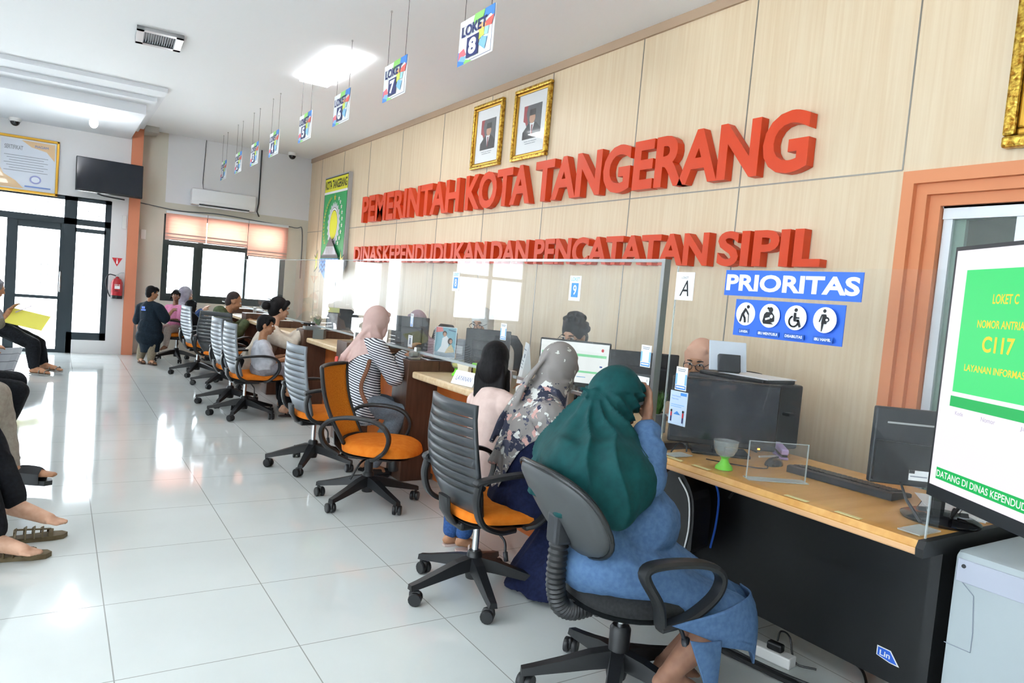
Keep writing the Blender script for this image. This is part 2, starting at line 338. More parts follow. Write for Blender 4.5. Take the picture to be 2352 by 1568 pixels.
# ================================================================ things on the right wall
def lettering(name, label, words, z0, z1, x):
    t = thing(name, label, 'wall lettering', (XR-.03,(words[0][1]+words[-1][2])/2,z0), world=True)
    for w, y0, y1 in words:
        me = text_mesh(w, 0, .032); xs = [v.co.x for v in me.vertices]; ys = [v.co.y for v in me.vertices]
        a0,a1 = min(xs),max(xs); hs = [v.co.y for v in me.vertices]; b0,b1 = -.032,.729+.032
        bm = NB(); bm.from_mesh(me); bpy.data.meshes.remove(me)
        r = bmesh.ops.extrude_face_region(bm, geom=bm.faces[:]); up = [e for e in r['geom'] if isinstance(e, bmesh.types.BMVert)]
        ups = set(up)
        for v in bm.verts:
            y = y0+(v.co.x-a0)/(a1-a0)*(y1-y0); z = z0+(v.co.y-b0)/(b1-b0)*(z1-z0)
            v.co = V((XR-.004 if v in ups else x, y, z))
        seen = set(); comps = []                                  # one mesh per letter
        for v in bm.verts:
            if v in seen: continue
            st = [v]; seen.add(v); c = []
            while st:
                q = st.pop(); c.append(q)
                for e in q.link_edges:
                    o = e.other_vert(q)
                    if o not in seen: seen.add(o); st.append(o)
            comps.append(c)
        comps.sort(key=lambda c: -min(v.co.y for v in c))
        for c in comps:
            nb = NB(); mp = {v: nb.verts.new(v.co) for v in c}
            for f in set(f for v in c for f in v.link_faces):
                try: nb.faces.new([mp[v] for v in f.verts])
                except ValueError: pass
            put('letter', nb, LETTER, t)
        bm.free()
lettering('wall_lettering','upper row of big orange raised letters reading PEMERINTAH KOTA TANGERANG',[('PEMERINTAH',9.84,6.915),('KOTA',6.776,5.534),('TANGERANG',5.464,2.652)],2.262,2.645,XR-.07)
lettering('wall_lettering','lower row of smaller orange raised letters reading DINAS KEPENDUDUKAN DAN PENCATATAN SIPIL',[('DINAS',10.043,9.0),('KEPENDUDUKAN',8.94,6.23),('DAN',6.144,5.47),('PENCATATAN',5.376,3.327),('SIPIL',3.246,2.495)],1.705,1.938,XR-.07)
# city emblem board
GREEN = mat('emblem_green','2FA45F',.5); STEELB = mat('board_edge','B8BAC0',.4,.4); YELL = mat('emblem_yellow','E8E636',.5); SKY = mat('emblem_blue','4E93E6',.5); GREYM = mat('emblem_grey','6E6468',.6); LGREY = mat('emblem_light_grey','C9CCD4',.5); GOLDP = mat('emblem_gold','C9B23A',.5)
t = thing('emblem_board','green and yellow emblem board reading KOTA TANGERANG at the far end of the wall','emblem board',(XR-.03,11.07,1.3), world=True)
b = NB(); prism(b, [(0,.34),(.565,0),(1.13,.34),(1.13,1.76),(0,1.76)], (XR-.002,11.64,1.30), *WR, V((-1,0,0)), .058); put('board', b, STEELB, t)
mm = dict(g=GREEN,y=YELL,k=INK,w=PAPER,b=SKY,m=GREYM,l=LGREY,o=GOLDP,n=mat('wave_navy','1E3C80',.5))
sh = [('poly',[(.02,.35),(.565,.025),(1.11,.35),(1.11,1.74),(.02,1.74)],'k'),('poly',[(.035,.355),(.565,.045),(1.095,.355),(1.095,1.48),(.035,1.48)],'g'),('rect',.03,1.515,1.10,1.725,'y'),('rect',.02,1.48,1.11,1.515,'w'),('text','KOTA TANGERANG',.06,1.555,1.07,1.69,'k',.03)]
def star(cx,cy,r): return [(cx+r*(1 if i%2==0 else .42)*math.sin(PI*i/5), cy+r*(1 if i%2==0 else .42)*math.cos(PI*i/5)) for i in range(10)]
gx,gy = .57,.98
sh += [('poly',[(gx+(.30 if i%4<2 else .265)*math.sin(2*PI*i/88), gy+(.36 if i%4<2 else .32)*math.cos(2*PI*i/88)) for i in range(88)][::-1],'l'),('disc',gx,gy,.225,.275,'m'),('disc',gx,gy,.215,.265,'w'),('disc',gx,gy,.185,.235,'k'),('disc',gx,gy,.175,.225,'y')]
sh += [('poly',star(.565,1.41,.06)[::-1],'o')]
for i in range(9):
    a = R(28+i*13.5); sh.append(('poly',star(gx+.41*math.sin(a)+.0,gy+.02+.43*math.cos(a),.042)[::-1],'w')); sh.append(('disc',gx+.41*math.sin(a),gy+.02+.43*math.cos(a),.011,.012,'o'))
for i in range(16):
    a = R(-22-i*7.5); px,py = gx+.40*math.sin(a),gy+.43*math.cos(a)
    for s in (-1,1): sh.append(('poly',[(px,py),(px+s*.035,py+.012),(px+s*.028,py+.05)][::s],'o'))
sh += [('poly',[(.19,.50),(.95,.50),(.78,.62),(.565,.80),(.35,.62)],'m'),('poly',[(.26,.515),(.88,.515),(.76,.64),(.38,.64)],'l'),('rect',.17,.46,.97,.50,'k'),('poly',[(.10,.30),(.565,.03),(1.03,.30),(1.03,.45),(.10,.45)],'b')]
for k in range(3): sh.append(('line',[(.12+i*.082,.41-k*.075+(.028 if i%2 else -.028)) for i in range(12)],.02,'n'))
for i in range(9): sh.append(('rect',.40+i*.04,.52,.408+i*.04,.63,'m'))
for s,c in ((-1,.03),(1,1.10)): sh += [('poly',[(c-s*.0,.30),(c+s*.17,.22),(c+s*.12,.38),(c+s*.19,.52),(c+s*.09,.47),(c+s*.03,.60)][::s],'k'),('poly',[(c+s*.02,.32),(c+s*.145,.25),(c+s*.10,.38),(c+s*.16,.49),(c+s*.085,.44),(c+s*.035,.55)][::s],'y')]
art('emblem', (XR-.0605,11.64,1.30), *WR, sh, mm, t)
# gilt portraits and the third big frame
GOLD = noisy('gilt','9C6A1E','E8C65A',(1,1,1),42,.3,2,.5,metal=.85); GOLDS = mat('gold_plain','C99A3C',.28,.85)
def picture(name,label,y1,y0,z0,z1,fw,content,mats,d=.045,kind='portrait'):
    t = thing(name,label,kind,(XR-.001,(y0+y1)/2,z0),world=True)
    for nm,mm_,a,dd in (('outer_moulding',GOLD,0,d),('inner_moulding',GOLDS,fw*.62,d*.7)):
        b = NB(); q = fw if nm=='outer_moulding' else fw*1.15; w = q if nm=='outer_moulding' else fw*.38
        Y1,Y0,Z0,Z1 = y1-a,y0+a,z0+a,z1-a; w = fw*.62 if a==0 else fw*.4
        for lo,hi in (((Y0,Z0),(Y1,Z0+w)),((Y0,Z1-w),(Y1,Z1)),((Y0,Z0+w),(Y0+w,Z1-w)),((Y1-w,Z0+w),(Y1,Z1-w))): box(b,(XR-dd,lo[0],lo[1]),(XR-.001,hi[0],hi[1]),min(w*.3,.012))
        put(nm,b,mm_,t)
    p = fw*1.0; b = NB(); box(b,(XR-.014,y0+p,z0+p),(XR-.003,y1-p,z1-p)); put('mount',b,PAPER,t)
    art('print',(XR-.0145,y1-p,z0+p),*WR,content(y1-y0-2*p,z1-z0-2*p),mats,t)
    b = NB(); box(b,(XR-.024,y0+p,z0+p),(XR-.022,y1-p,z1-p)); put('pane',b,glass('picture_glass',(1,1,1),.03,1.5),t)
PM_ = dict(r=mat('flag_red','A8323C',.6),w=PAPER,s=mat('studio_grey','5C6066',.6),k=mat('suit_black','23252A',.6),f=mat('print_skin','C79A80',.6),t=mat('tie_red','7E2430',.6),h=INK,g=GREYP)
def por(tilt):
    def c(w,h):
        x0,x1,y0,y1 = w*.2,w*.82,h*.24,h*.80; cx = x0+(x1-x0)*.52; W_,H_ = x1-x0,y1-y0
        return [('rect',x0,y0,x1,y1,'s'),('poly',[(x0,y0+H_*.34),(x0+W_*.28,y0+H_*.45),(x0+W_*.15,y0+H_*.75),(x0+W_*.22,y1),(x0,y1)],'r'),('poly',[(x0,y0+H_*.1),(x0+W_*.2,y0+H_*.36),(x0+W_*.12,y0+H_*.5),(x0,y0+H_*.55)],'w'),
            ('poly',[(x0,y0),(x1,y0),(x1,y0+H_*.25),(cx+W_*.22,y0+H_*.45),(cx-W_*.2,y0+H_*.45),(x0,y0+H_*.22)],'k'),('poly',[(cx-W_*.03,y0+H_*.08),(cx+W_*.13,y0+H_*.46),(cx-W_*.13,y0+H_*.46)],'w'),('poly',[(cx-W_*.03,y0+H_*.06),(cx+W_*.03,y0+H_*.1),(cx+W_*.035,y0+H_*.40),(cx-W_*.035,y0+H_*.40)],'t'),
            ('disc',cx+tilt*W_,y0+H_*.60,W_*.165,H_*.155,'f'),('poly',[(cx-W_*.17+tilt*W_,y0+H_*.68),(cx+W_*.17+tilt*W_,y0+H_*.68),(cx+W_*.16+tilt*W_,y0+H_*.86),(cx-W_*.15+tilt*W_,y0+H_*.86)],'h'),
            ('text','—— — ———',x0+W_*.15,h*.19,x1-W_*.15,h*.2,'g'),('text','———— ——',x0+W_*.2,h*.155,x1-W_*.2,h*.165,'g')]
    return c
picture('framed_portrait','left of two gilt framed portraits, smiling man in black cap, above the letters KOTA',6.79,6.205,2.69,3.355,.058,por(.04),PM_)
picture('framed_portrait','right of two gilt framed portraits, solemn man in black cap, nearer the camera',5.985,5.39,2.685,3.36,.058,por(0),PM_)
picture('picture_frame','wide gilt frame cut by the top right corner of the photo, above the orange doorway',1.645,.45,2.26,3.35,.085,lambda w,h:[('rect',.05,.05,w-.05,h-.05,'s'),('rect',.075,.075,w-.075,h-.075,'b')],dict(s=mat('mount_grey','A9A79A',.7),b=mat('picture_blue','4B6FA8',.6)),.06,'picture frame')
# ================================================================ hanging counter signs
def loket(i, y1, y0, z0, z1):
    X = 2.08; yc = (y0+y1)/2; wd = y1-y0; ht = z1-z0
    t = thing('hanging_sign','hanging white sign with colourful blocks reading LOKET %d'%i,'hanging sign',(X,yc,z0),world=True,group='hanging counter number signs')
    b = NB(); box(b,(X-.002,y0,z0),(X+.002,y1,z1)); put('board',b,PAPER,t)
    for y in (y1-.05,y0+.05):
        b = NB(); tube(b,[(X,y,z1-.006),(X,y,ZC)],.0018,5); put('string',b,DARK,t); b = NB(); lathe(b,[(.009,ZC-.012),(.006,ZC)],8,(X,y,0)); put('hook',b,METAL,t)
    w,h = wd,ht; P = lambda *a: [(x*w,y*h) for x,y in a]
    sh = [('poly',P((.05,.04),(.95,.04),(.95,.85),(.05,.85)),'n'),('poly',P((.056,.05),(.944,.05),(.944,.84),(.056,.84)),'w'),
      ('poly',P((0,0),(.2,0.0),(.12,.28),(0,.32)),'b'),('poly',P((.02,.12),(.25,.2),(.17,.36),(.03,.30)),'p'),('poly',P((.03,.12),(.22,.04),(.25,.16),(.1,.2)),'l'),('poly',P((.2,.0),(.45,.0),(.25,.09)),'g'),
      ('poly',P((.74,1),(1,1),(1,.72),(.9,.84),(.7,.78)),'b'),('poly',P((.45,1),(.74,1),(.68,.8),(.4,.78)),'g'),('poly',P((.62,.62),(.95,.58),(1,.78),(.85,.74)),'r'),('poly',P((.55,.62),(.72,.5),(.8,.66),(.68,.74)),'o'),('poly',P((.6,.38),(.76,.44),(.74,.62),(.6,.58)),'y'),('poly',P((.76,.44),(.86,.42),(.88,.58),(.78,.6)),'t'),('poly',P((.62,.28),(.8,.12),(.86,.36),(.7,.42)),'l'),
      ('text','LOKET',.1*w,.60*h,.82*w,.84*h,'n',.03),('rect',.28*w,.09*h,.62*w,.54*h,'n'),('text',str(i),.34*w,.14*h,.56*w,.50*h,'w',.05)]
    art('print',(X-.0025,y1,z0),*WR,sh,dict(w=PAPER,n=NAVY,b=mat('block_blue','4E8FE0',.5),p=mat('block_coral','F07884',.5),l=LBLUE,g=mat('block_green','9BDD7A',.5),r=mat('block_red','EE6A62',.5),o=mat('block_peach','F5B884',.5),y=mat('block_lime','DDEB6A',.5),t=mat('block_aqua','A9DCE0',.5)),t)
for i,yc in zip(range(8,0,-1),(3.93,5.17,6.37,7.49,8.74,9.72,10.7,11.75)): loket(i, yc+.215, yc-.215, 2.80, 3.075)
# ================================================================ back wall and entrance wall
def ac_unit():
    t = thing('air_conditioner','white split air conditioner high on the back wall above the blinds','air conditioner',(2.24,YB-.001,2.42),world=True); x0,x1,z0,z1 = 1.75,2.74,2.42,2.69
    b = NB(); box(b,(x0,YB-.2,z0+.06),(x1,YB-.001,z1),.03); box(b,(x0+.005,YB-.19,z0+.01),(x1-.005,YB-.001,z0+.12),.03); put('body',b,mat('ac_white','E8EAEE',.3),t,40)
    b = NB(); box(b,(x0+.12,YB-.18,z0-.012),(x1-.10,YB-.09,z0+.006),.004); put('louvre',b,mat('ac_louvre','E2E4E8',.4),t)
    b = NB(); box(b,(x0+.12,YB-.192,z0+.012),(x1-.1,YB-.185,z0+.03)); put('outlet_slot',b,DARK,t)
ac_unit()
BLIND = noisy('blind_fabric','E2B3A6','F0CBBE',(1,1,30),3,.9,2); 
bt = nd(BLIND,'ShaderNodeBsdfTranslucent'); bt.inputs[0].default_value = lin('F6CFC0'); mx = nd(BLIND,'ShaderNodeMixShader'); mx.inputs[0].default_value = .5
lk(BLIND, bsdf(BLIND).outputs[0], mx.inputs[1]); lk(BLIND, bt.outputs[0], mx.inputs[2]); lk(BLIND, mx.outputs[0], BLIND.node_tree.nodes['Material Output'].inputs[0])
for x0,x1,zb,lab in ((1.42,2.025,1.83,'left'),(2.035,2.67,1.83,'middle'),(2.68,3.33,1.70,'right')):
    t = thing('roman_blind','%s of three pink fabric blinds half drawn over the back window%s'%(lab,', hanging lowest' if lab=='right' else ''),'blind',((x0+x1)/2,YB-.06,2.3),world=True,group='pink window blinds')
    b = NB(); box(b,(x0,YB-.07,2.25),(x1,YB-.01,2.29)); put('headrail',b,ALU,t)
    b = NB(); box(b,(x0,YB-.05,zb+.02),(x1,YB-.046,2.25)); put('fabric',b,BLIND,t)
    b = NB()
    for z in (zb,zb+.035,zb+.09): box(b,(x0,YB-.062,z),(x1,YB-.05,z+.022))
    put('bottom_bar',b,mat('blind_bar','D6BDB4',.7),t)
def dome_cam(x,y,z,label):
    t = thing('dome_camera',label,'security camera',(x,y,z),world=True)
    b = NB(); lathe(b,[(.07,z),(.072,z-.03),(.066,z-.05)],20,(x,y,0)); put('housing',b,WHITE,t,40)
    b = NB(); ell(b,(x,y,z-.05),(.058,.058,.06)); put('dome',b,mat('smoked_dome','14161C',.08),t,True)
dome_cam(-.57,12.3,3.27,'dark dome camera under the soffit above the framed certificate'); dome_cam(3.25,12.35,ZC,'dark dome camera on the ceiling at the corner by the panelled wall')
t = thing('framed_certificate','gold framed certificate with peach corners above the entrance door','certificate',(-.40,YD-.001,2.27),world=True)
b = NB(); x0,x1,z0,z1 = -.78,-.035,2.275,3.055
for lo,hi in (((x0,z0),(x1,z0+.035)),((x0,z1-.035),(x1,z1)),((x0,z0),(x0+.035,z1)),((x1-.035,z0),(x1,z1))): box(b,(lo[0],YD-.045,lo[1]),(hi[0],YD-.001,hi[1]),.006)
put('frame',b,GOLDS,t); w,h = x1-x0-.07,z1-z0-.07; sh = [('rect',0,0,w,h,'w'),('rect',.02,.02,w-.02,h-.02,'c'),('poly',[(.02,.02),(.3,.02),(.2,.12),(.06,.2),(.02,.28)],'p'),('poly',[(w-.02,h-.02),(w-.42,h-.02),(w-.3,h-.1),(w-.12,h-.14),(w-.02,h-.26)],'p'),('text','SERTIFIKAT',.06,h-.16,w-.40,h-.10,'g',.02)]
for i in range(7): sh.append(('line',[(.06+.03*(i%3),h-.24-i*.035),(w-.10-.05*(i%2),h-.24-i*.035)],.007,'g'))
sh += [('disc',w-.24,.16,.07,.06,'s'),('disc',w-.24,.16,.05,.04,'c'),('line',[(w-.36,.055),(w-.06,.055)],.02,'b'),('text','PIAGAM',w-.26,h-.10,w-.10,h-.065,'b')]
art('paper',(x0+.035,YD-.012,z0+.035),*WB,sh,dict(w=PAPER,c=mat('certificate_white','E4EAF6',.5),p=mat('certificate_peach','F0C996',.6),g=GREYP,s=mat('stamp_violet','9AA0D8',.6),b=mat('stamp_blue','6E8ED0',.6)),t)
b = NB(); box(b,(x0+.03,YD-.022,z0+.03),(x1-.03,YD-.020,z1-.03)); put('pane',b,glass('picture_glass'),t)
t = thing('television','black flat television on a tilted bracket above the entrance, turned towards the hall','television',(.6,YD-.02,2.6),world=True)
Mt = Matrix.Translation((.60,12.14,2.62)) @ Matrix.Rotation(R(4),4,'Z') @ Matrix.Rotation(R(-6),4,'X')
b = NB(); box(b,(-.43,-.03,-.245),(.43,.03,.245),.008,M=Mt); put('casing',b,BLACK,t); b = NB(); box(b,(-.42,-.033,-.225),(.42,-.029,.235),M=Mt); put('screen',b,mat('dark_screen','0E1522',.12),t)
b = NB(); box(b,(.5,12.15,2.58),(.7,YD-.001,2.66)); box(b,(.45,12.40,2.5),(.75,YD-.001,2.75)); put('bracket',b,DARK,t)
b = NB(); tube(b,spline([(.45,12.13,2.37),(.55,12.11,2.345),(.8,12.12,2.33)]),.012,6); put('speaker_bar',b,BLACK,t)
t = thing('fire_extinguisher','red fire extinguisher hanging on the wall between sidelight and orange pillar','fire extinguisher',(.775,YD-.10,.86),world=True)
b = NB(); lathe(b,[(.0,.88),(.07,.88),(.075,.90),(.075,1.10),(.055,1.15),(.025,1.165),(.022,1.19)],20,(.775,YD-.09,0)); put('cylinder',b,mat('extinguisher_red','B81F2C',.3),t,40)
b = NB(); lathe(b,[(.076,.855),(.078,.86),(.078,.90),(.076,.905)],20,(.775,YD-.09,0)); put('base_ring',b,BLACK,t); b = NB(); box(b,(.755,YD-.11,1.185),(.795,YD-.07,1.22)); tube(b,[(.775,YD-.09,1.22),(.82,YD-.1,1.25),(.86,YD-.1,1.255)],.008,6); put('valve_handle',b,METAL,t)
b = NB(); tube(b,spline([(.76,YD-.09,1.20),(.66,YD-.1,1.21),(.625,YD-.1,1.10),(.66,YD-.08,.95),(.69,YD-.07,.88)]),.009,6); put('hose',b,DARK,t,True)
art('label',(.735,YD-.1685,.96),*WB,[('rect',0,0,.08,.12,'r'),('text','DRY O',.005,.095,.075,.115,'w',.03),('rect',.005,.045,.075,.09,'w'),('text','ABC',.01,.008,.07,.032,'k',.02)],dict(r=mat('extinguisher_red','B81F2C'),w=PAPER,k=INK),t)
b = NB(); box(b,(.74,YD-.03,.95),(.81,YD-.001,1.12)); put('wall_bracket',b,DARK,t)
o = art('safety_sign',(.705,YD-.003,1.34),*WB,[('poly',[(.06,0),(.13,.13),(-.01,.13)],'r'),('rect',.05,.04,.07,.09,'w'),('text','!',.053,.09,.067,.12,'w',.05)],dict(r=RED,w=PAPER)); tag(o,'red triangle extinguisher sign on the wall above the red extinguisher','sign')
o = put('wall_socket',(lambda b:(box(b,(.80,YD-.03,1.92),(.86,YD-.001,2.12),.006),b)[1])(NB()),WHITE); tag(o,'white socket strip on the wall left of the orange pillar','socket')
o = put('door_chime',(lambda b:(box(b,(1.08,YB-.03,1.80),(1.15,YB-.001,1.95),.006),b)[1])(NB()),WHITE); tag(o,'small white box on the back wall right of the orange pillar','wall box')
o = put('wall_cable',(lambda b:(tube(b,spline([(1.03,YB-.012,2.36),(1.6,YB-.012,2.31),(2.2,YB-.012,2.335),(2.9,YB-.012,2.30),(3.45,YB-.012,2.27),(3.58,YB-.012,2.22),(3.6,YB-.012,1.4)]),.007,5),b)[1])(NB()),mat('cable_grey','5A6066',.6)); tag(o,'thin dark cable running along the back wall above the blinds','cable')
o = put('air_conditioner_pipe',(lambda b:(tube(b,[(2.82,YB-.012,ZC),(2.82,YB-.012,2.6),(2.80,YB-.02,2.46),(2.84,YB-.015,2.38)],.011,6),b)[1])(NB()),mat('pipe_dark','3A3C40',.6)); tag(o,'dark pipe hanging down the back wall right of the air conditioner','pipe')
o = put('air_conditioner_wire',(lambda b:(tube(b,[(1.95,YB-.012,ZC),(1.93,YB-.012,2.8),(1.94,YB-.05,2.70),(2.2,YB-.05,2.70)],.005,5),b)[1])(NB()),mat('pipe_dark','3A3C40')); tag(o,'thin wire dropping from the ceiling to the top of the air conditioner','wire')
t = thing('ceiling_vent','square metal air vent with slats set in the ceiling','vent',(.71,7.55,ZC),world=True)
Mv = Matrix.Translation((.71,7.55,ZC)) @ Matrix.Rotation(R(-3),4,'Z'); b = NB()
for q in (((-.19,-.24,-.03),(-.13,.24,0)),((.13,-.24,-.03),(.19,.24,0)),((-.19,-.24,-.03),(.19,-.18,0)),((-.19,.18,-.03),(.19,.24,0))): box(b,*q,M=Mv)
put('frame',b,METAL,t); b = NB()
for i in range(14): box(b,(-.13+i*.0195,-.18,-.02),(-.123+i*.0195,.18,-.003),M=Mv)
put('slats',b,mat('vent_slat','70747C',.4,.6),t); b = NB(); box(b,(-.13,-.18,-.004),(.13,.18,-.001),M=Mv); put('backing',b,DARK,t)
# ================================================================ counter
WOOD = noisy('counter_light_wood','DDBE92','EAD3AE',(.6,9,9),4,.35,5); BRN = noisy('counter_brown_laminate','4A3226','5C4032',(9,9,.8),5,.4,5); ORP = noisy('counter_orange_laminate','A85220','C06A30',(2,2,2),3,.4,5)
PY = [4.64,5.93,7.22,8.55,9.85,11.15]
bays = [(2.42,4.64)]+[(a+.26,c) for a,c in zip(PY,PY[1:]+[12.35])]
nth = ['nearest','second','third','fourth','fifth','sixth','seventh']
for i,(y0,y1) in enumerate(bays):
    t = thing('service_counter','%s orange fronted counter bay with pale wood top, counted from the camera'%nth[i],'counter',(2.5,(y0+y1)/2,0),world=True,group='counter bays along the hall')
    y0 += .003; y1 -= .003
    b = NB(); box(b,(2.16,y0,.752),(2.80,y1,.80),.012); put('worktop',b,WOOD,t); b = NB(); box(b,(2.37,y0,.05),(2.395,y1,.752)); put('front_panel',b,ORP,t)
    b = NB(); box(b,(2.39,y0,0),(2.41,y1,.06)); put('plinth',b,ORP,t); 
    for q in (y0,y1-.03): b = NB(); box(b,(2.412,q,0),(2.78,q+.03,.752)); put('side_panel',b,BRN,t)
for i,y in enumerate(PY):
    t = thing('counter_divider','%s dark brown divider post with shelf arm, counted from the camera'%nth[i],'divider',(2.25,y+.13,0),world=True,group='brown counter dividers')
    b = NB(); box(b,(2.13,y,0),(2.375,y+.26,.877),.004); put('post',b,BRN,t)
    b = NB(); pr = [(2.376,.803),(2.62,.803),(2.66,.82),(2.67,.85),(2.665,.877),(2.376,.877)]; prism(b,pr,(0,y,0),(1,0,0),(0,0,1),(0,1,0),.26); put('arm',b,BRN,t)
# acrylic screens
ACR = glass('acrylic',(.97,.985,.99),.02,1.46,1.0,.07); EDGE = glass('acrylic_edge',(.8,.9,.9),.35,1.5,.6)
GY = [2.34,3.45,4.77,6.06,7.35,8.68,9.98,11.28,12.3]
for i,(y0,y1) in enumerate(zip(GY,GY[1:])):
    t = thing('acrylic_screen','%s clear acrylic screen standing over the counter, counted from the camera'%(nth+['eighth'])[i],'screen',(2.28,(y0+y1)/2,.92),world=True,group='acrylic screens above the counter')
    b = NB(); box(b,(2.277,y0+.003,.925),(2.283,y1-.003,1.60)); put('pane',b,ACR,t)
    b = NB(); box(b,(2.272,y0+.003,1.598),(2.288,y1-.003,1.612 if i < 3 else 1.604)); put('top_rail',b,METAL if i<3 else EDGE,t)
    b = NB(); box(b,(2.272,y0+.003,.915),(2.288,y1-.003,.932)); put('bottom_rail',b,EDGE if i else METAL,t)
    if i == 0:
        b = NB(); box(b,(2.262,2.325,.80),(2.298,2.345,1.612)); put('end_post',b,METAL,t)
    for y in ([y0+.06] if i else [y0+.3,y1-.5]):
        b = NB(); box(b,(2.262,y-.02,.80 if not any(p<y<p+.26 for p in PY) else .878),(2.298,y+.02,.955)); put('clamp',b,METAL,t)
def sticker(name,label,cat,x,y1,z0,w,h,shapes,mats,group=None,thick=.0015):
    t = thing(name,label,cat,(x,y1-w/2,z0),world=True,group=group)
    b = NB(); box(b,(x-thick,y1-w,z0),(x,y1,z0+h)); put('sheet',b,PAPER,t); art('print',(x-thick-.0002,y1,z0),*WR,shapes,mats,t,.0003)
SM = dict(w=PAPER,b=mat('loket_blue','4A94E6',.5),l=LBLUE,k=INK,g=GREYP,r=RED,n=NAVY,s=mat('pale_blue_print','CFE2F8',.6))
for y1,n,lab in ((3.025,'9','on the acrylic before the curly haired clerk'),(4.35,'8','on the acrylic above the clerk in white scarf')):
    sticker('loket_sticker','small white and blue sticker LOKET %s %s'%(n,lab),'sticker',2.2765,y1,1.395,.095,.13,[('text','LOKET',.012,.102,.083,.122,'l',.02),('rect',.018,.018,.077,.092,'b'),('text',n,.034,.03,.062,.082,'w',.015)],SM,'number stickers on the acrylic')
def qr(name,label,y1,z0,x=2.2765,w=.065,h=.10): sticker(name,label,'notice',x,y1,z0,w,h,[('rect',.004,.004,w-.004,h*.2,'b'),('rect',.008,.01,w-.008,h*.16,'w'),('rect',0,h*.24,w*.16,h*.7,'l'),('rect',w*.84,h*.24,w,h*.7,'l'),('line',[(w*.15,h*.9),(w*.85,h*.9)],.003,'g'),('line',[(w*.2,h*.83),(w*.8,h*.83)],.003,'g')],SM,'small blue notices on the screens')
qr('service_notice','small blue and white notice at the right end of the acrylic, behind the green scarf',2.435,1.12); qr('service_notice','small blue and white notice on the acrylic right of the clerk in white scarf',3.675,1.125)
qr('service_notice','upper small blue notice on the desk screen left of the black monitor',2.195,1.05,2.2665,.065,.10); qr('service_notice','narrow white notice hanging above the clamp beside the striped shirt',4.985,1.10,2.2765,.05,.10)
sticker('code_card','white card low on the acrylic beside the striped shirt','notice',2.2765,5.0,.945,.075,.09,[('rect',.022,.02,.053,.07,'g'),('line',[(.015,.08),(.06,.08)],.004,'g')],SM)
sticker('text_card','white printed card at the lower right of the acrylic beside the raised hand','notice',2.2765,2.475,.985,.11,.09,[('line',[(.02,.062),(.08,.062)],.004,'n'),('line',[(.015,.052),(.09,.052)],.004,'g'),('line',[(.015,.043),(.09,.043)],.004,'g'),('text','E',.095,.07,.10,.08,'k')],SM)
sticker('information_card','pale blue card with two small figures on the desk screen','notice',2.2665,2.215,.90,.10,.145,[('rect',0,0,.1,.145,'s'),('text','Survei Kepuasan',.01,.118,.062,.127,'b'),('text','Masyarakat',.01,.106,.05,.114,'b'),('line',[(.01,.086),(.085,.086)],.003,'l'),('line',[(.01,.078),(.07,.078)],.003,'l'),('rect',.06,.128,.095,.14,'b'),('rect',.012,.012,.02,.035,'n'),('rect',.012,.035,.02,.052,'r'),('disc',.016,.058,.005,.006,'k'),('rect',.08,.012,.088,.035,'n'),('rect',.08,.035,.088,.055,'r'),('disc',.084,.061,.005,.006,'k'),('poly',[(.03,.045),(.07,.045),(.05,.06)],'b')],SM)
# priority desk
DW = noisy('desk_wood','CE9448','DCA85E',(.5,7,7),3,.35,5); DK = mat('desk_black','141618',.45)
t = thing('office_desk','black fronted desk with honey wood top at the right, beside the grey machine','desk',(2.6,1.7,0),world=True)
b = NB(); pr = [(2.23,.715),(2.225,.735),(2.235,.755),(2.98,.755),(2.98,.715)]; prism(b,pr,(0,1.10,0),(1,0,0),(0,0,1),(0,1,0),1.20); put('desktop',b,noisy('desk_wood','C48F50','D6A566'),t)
b = NB(); prism(b,[(2.222,.708),(2.219,.735),(2.232,.7575),(2.985,.7575),(2.985,.708)],(0,1.078,0),(1,0,0),(0,0,1),(0,1,0),.024); put('edge_band',b,DK,t)
b = NB(); box(b,(2.225,1.101,.71),(2.24,2.30,.735),.006); put('front_edge',b,mat('desk_edge_wood','DDAE80',.4),t)
b = NB(); box(b,(2.90,1.16,.16),(2.925,2.27,.715)); put('modesty_panel',b,DK,t)
for y in (1.115,2.25):
    b = NB(); box(b,(2.42,y,0),(2.95,y+.035,.715)); put('side_panel',b,DK,t)
b = NB(); box(b,(2.56,1.15,.13),(2.58,2.25,.714)); put('front_panel',b,DK,t)
o = art('maker_sticker',(2.5585,1.36,.20),*WR,[('poly',[(0,.01),(.05,.0),(.085,0),(.05,.045),(0,.045)],'w'),('poly',[(.004,.012),(.05,.004),(.076,.004),(.047,.041),(.004,.041)],'b'),('text','Lin',.012,.014,.05,.034,'w',.02)],dict(w=PAPER,b=BLUE),t)
# acrylic on the desk
t = thing('desk_screen','clear acrylic screen standing on the honey wood desk','screen',(2.27,1.66,.755),world=True)
b = NB(); box(b,(2.267,1.10,.7585),(2.272,2.25,1.58)); put('pane',b,glass('acrylic_clean',(.985,.99,.99),.008,1.46,1.0,.022),t); b = NB(); box(b,(2.273,1.12,.7582),(2.40,1.19,.762)); put('foot',b,EDGE,t); b = NB(); box(b,(2.273,2.16,.7582),(2.38,2.23,.762)); put('foot',b,EDGE,t)
for q in (1.099,2.247): b = NB(); box(b,(2.266,q,.757),(2.273,q+.004,1.58)); put('edge',b,EDGE,t)
b = NB(); box(b,(2.273,1.11,.763),(2.36,1.114,1.58)); put('return_panel',b,glass('acrylic_clean'),t)
TAPE = mat('tape_yellow','E4D9A0',.5); b = NB()
for y in (1.30,1.50,1.95,2.10): box(b,(2.245,y,.7565),(2.266,y+.09,.758))
put('tape',b,TAPE,t)
t = thing('priority_sign','blue strip sign reading PRIORITAS on the desk screen','sign',(2.266,1.90,1.47),world=True)
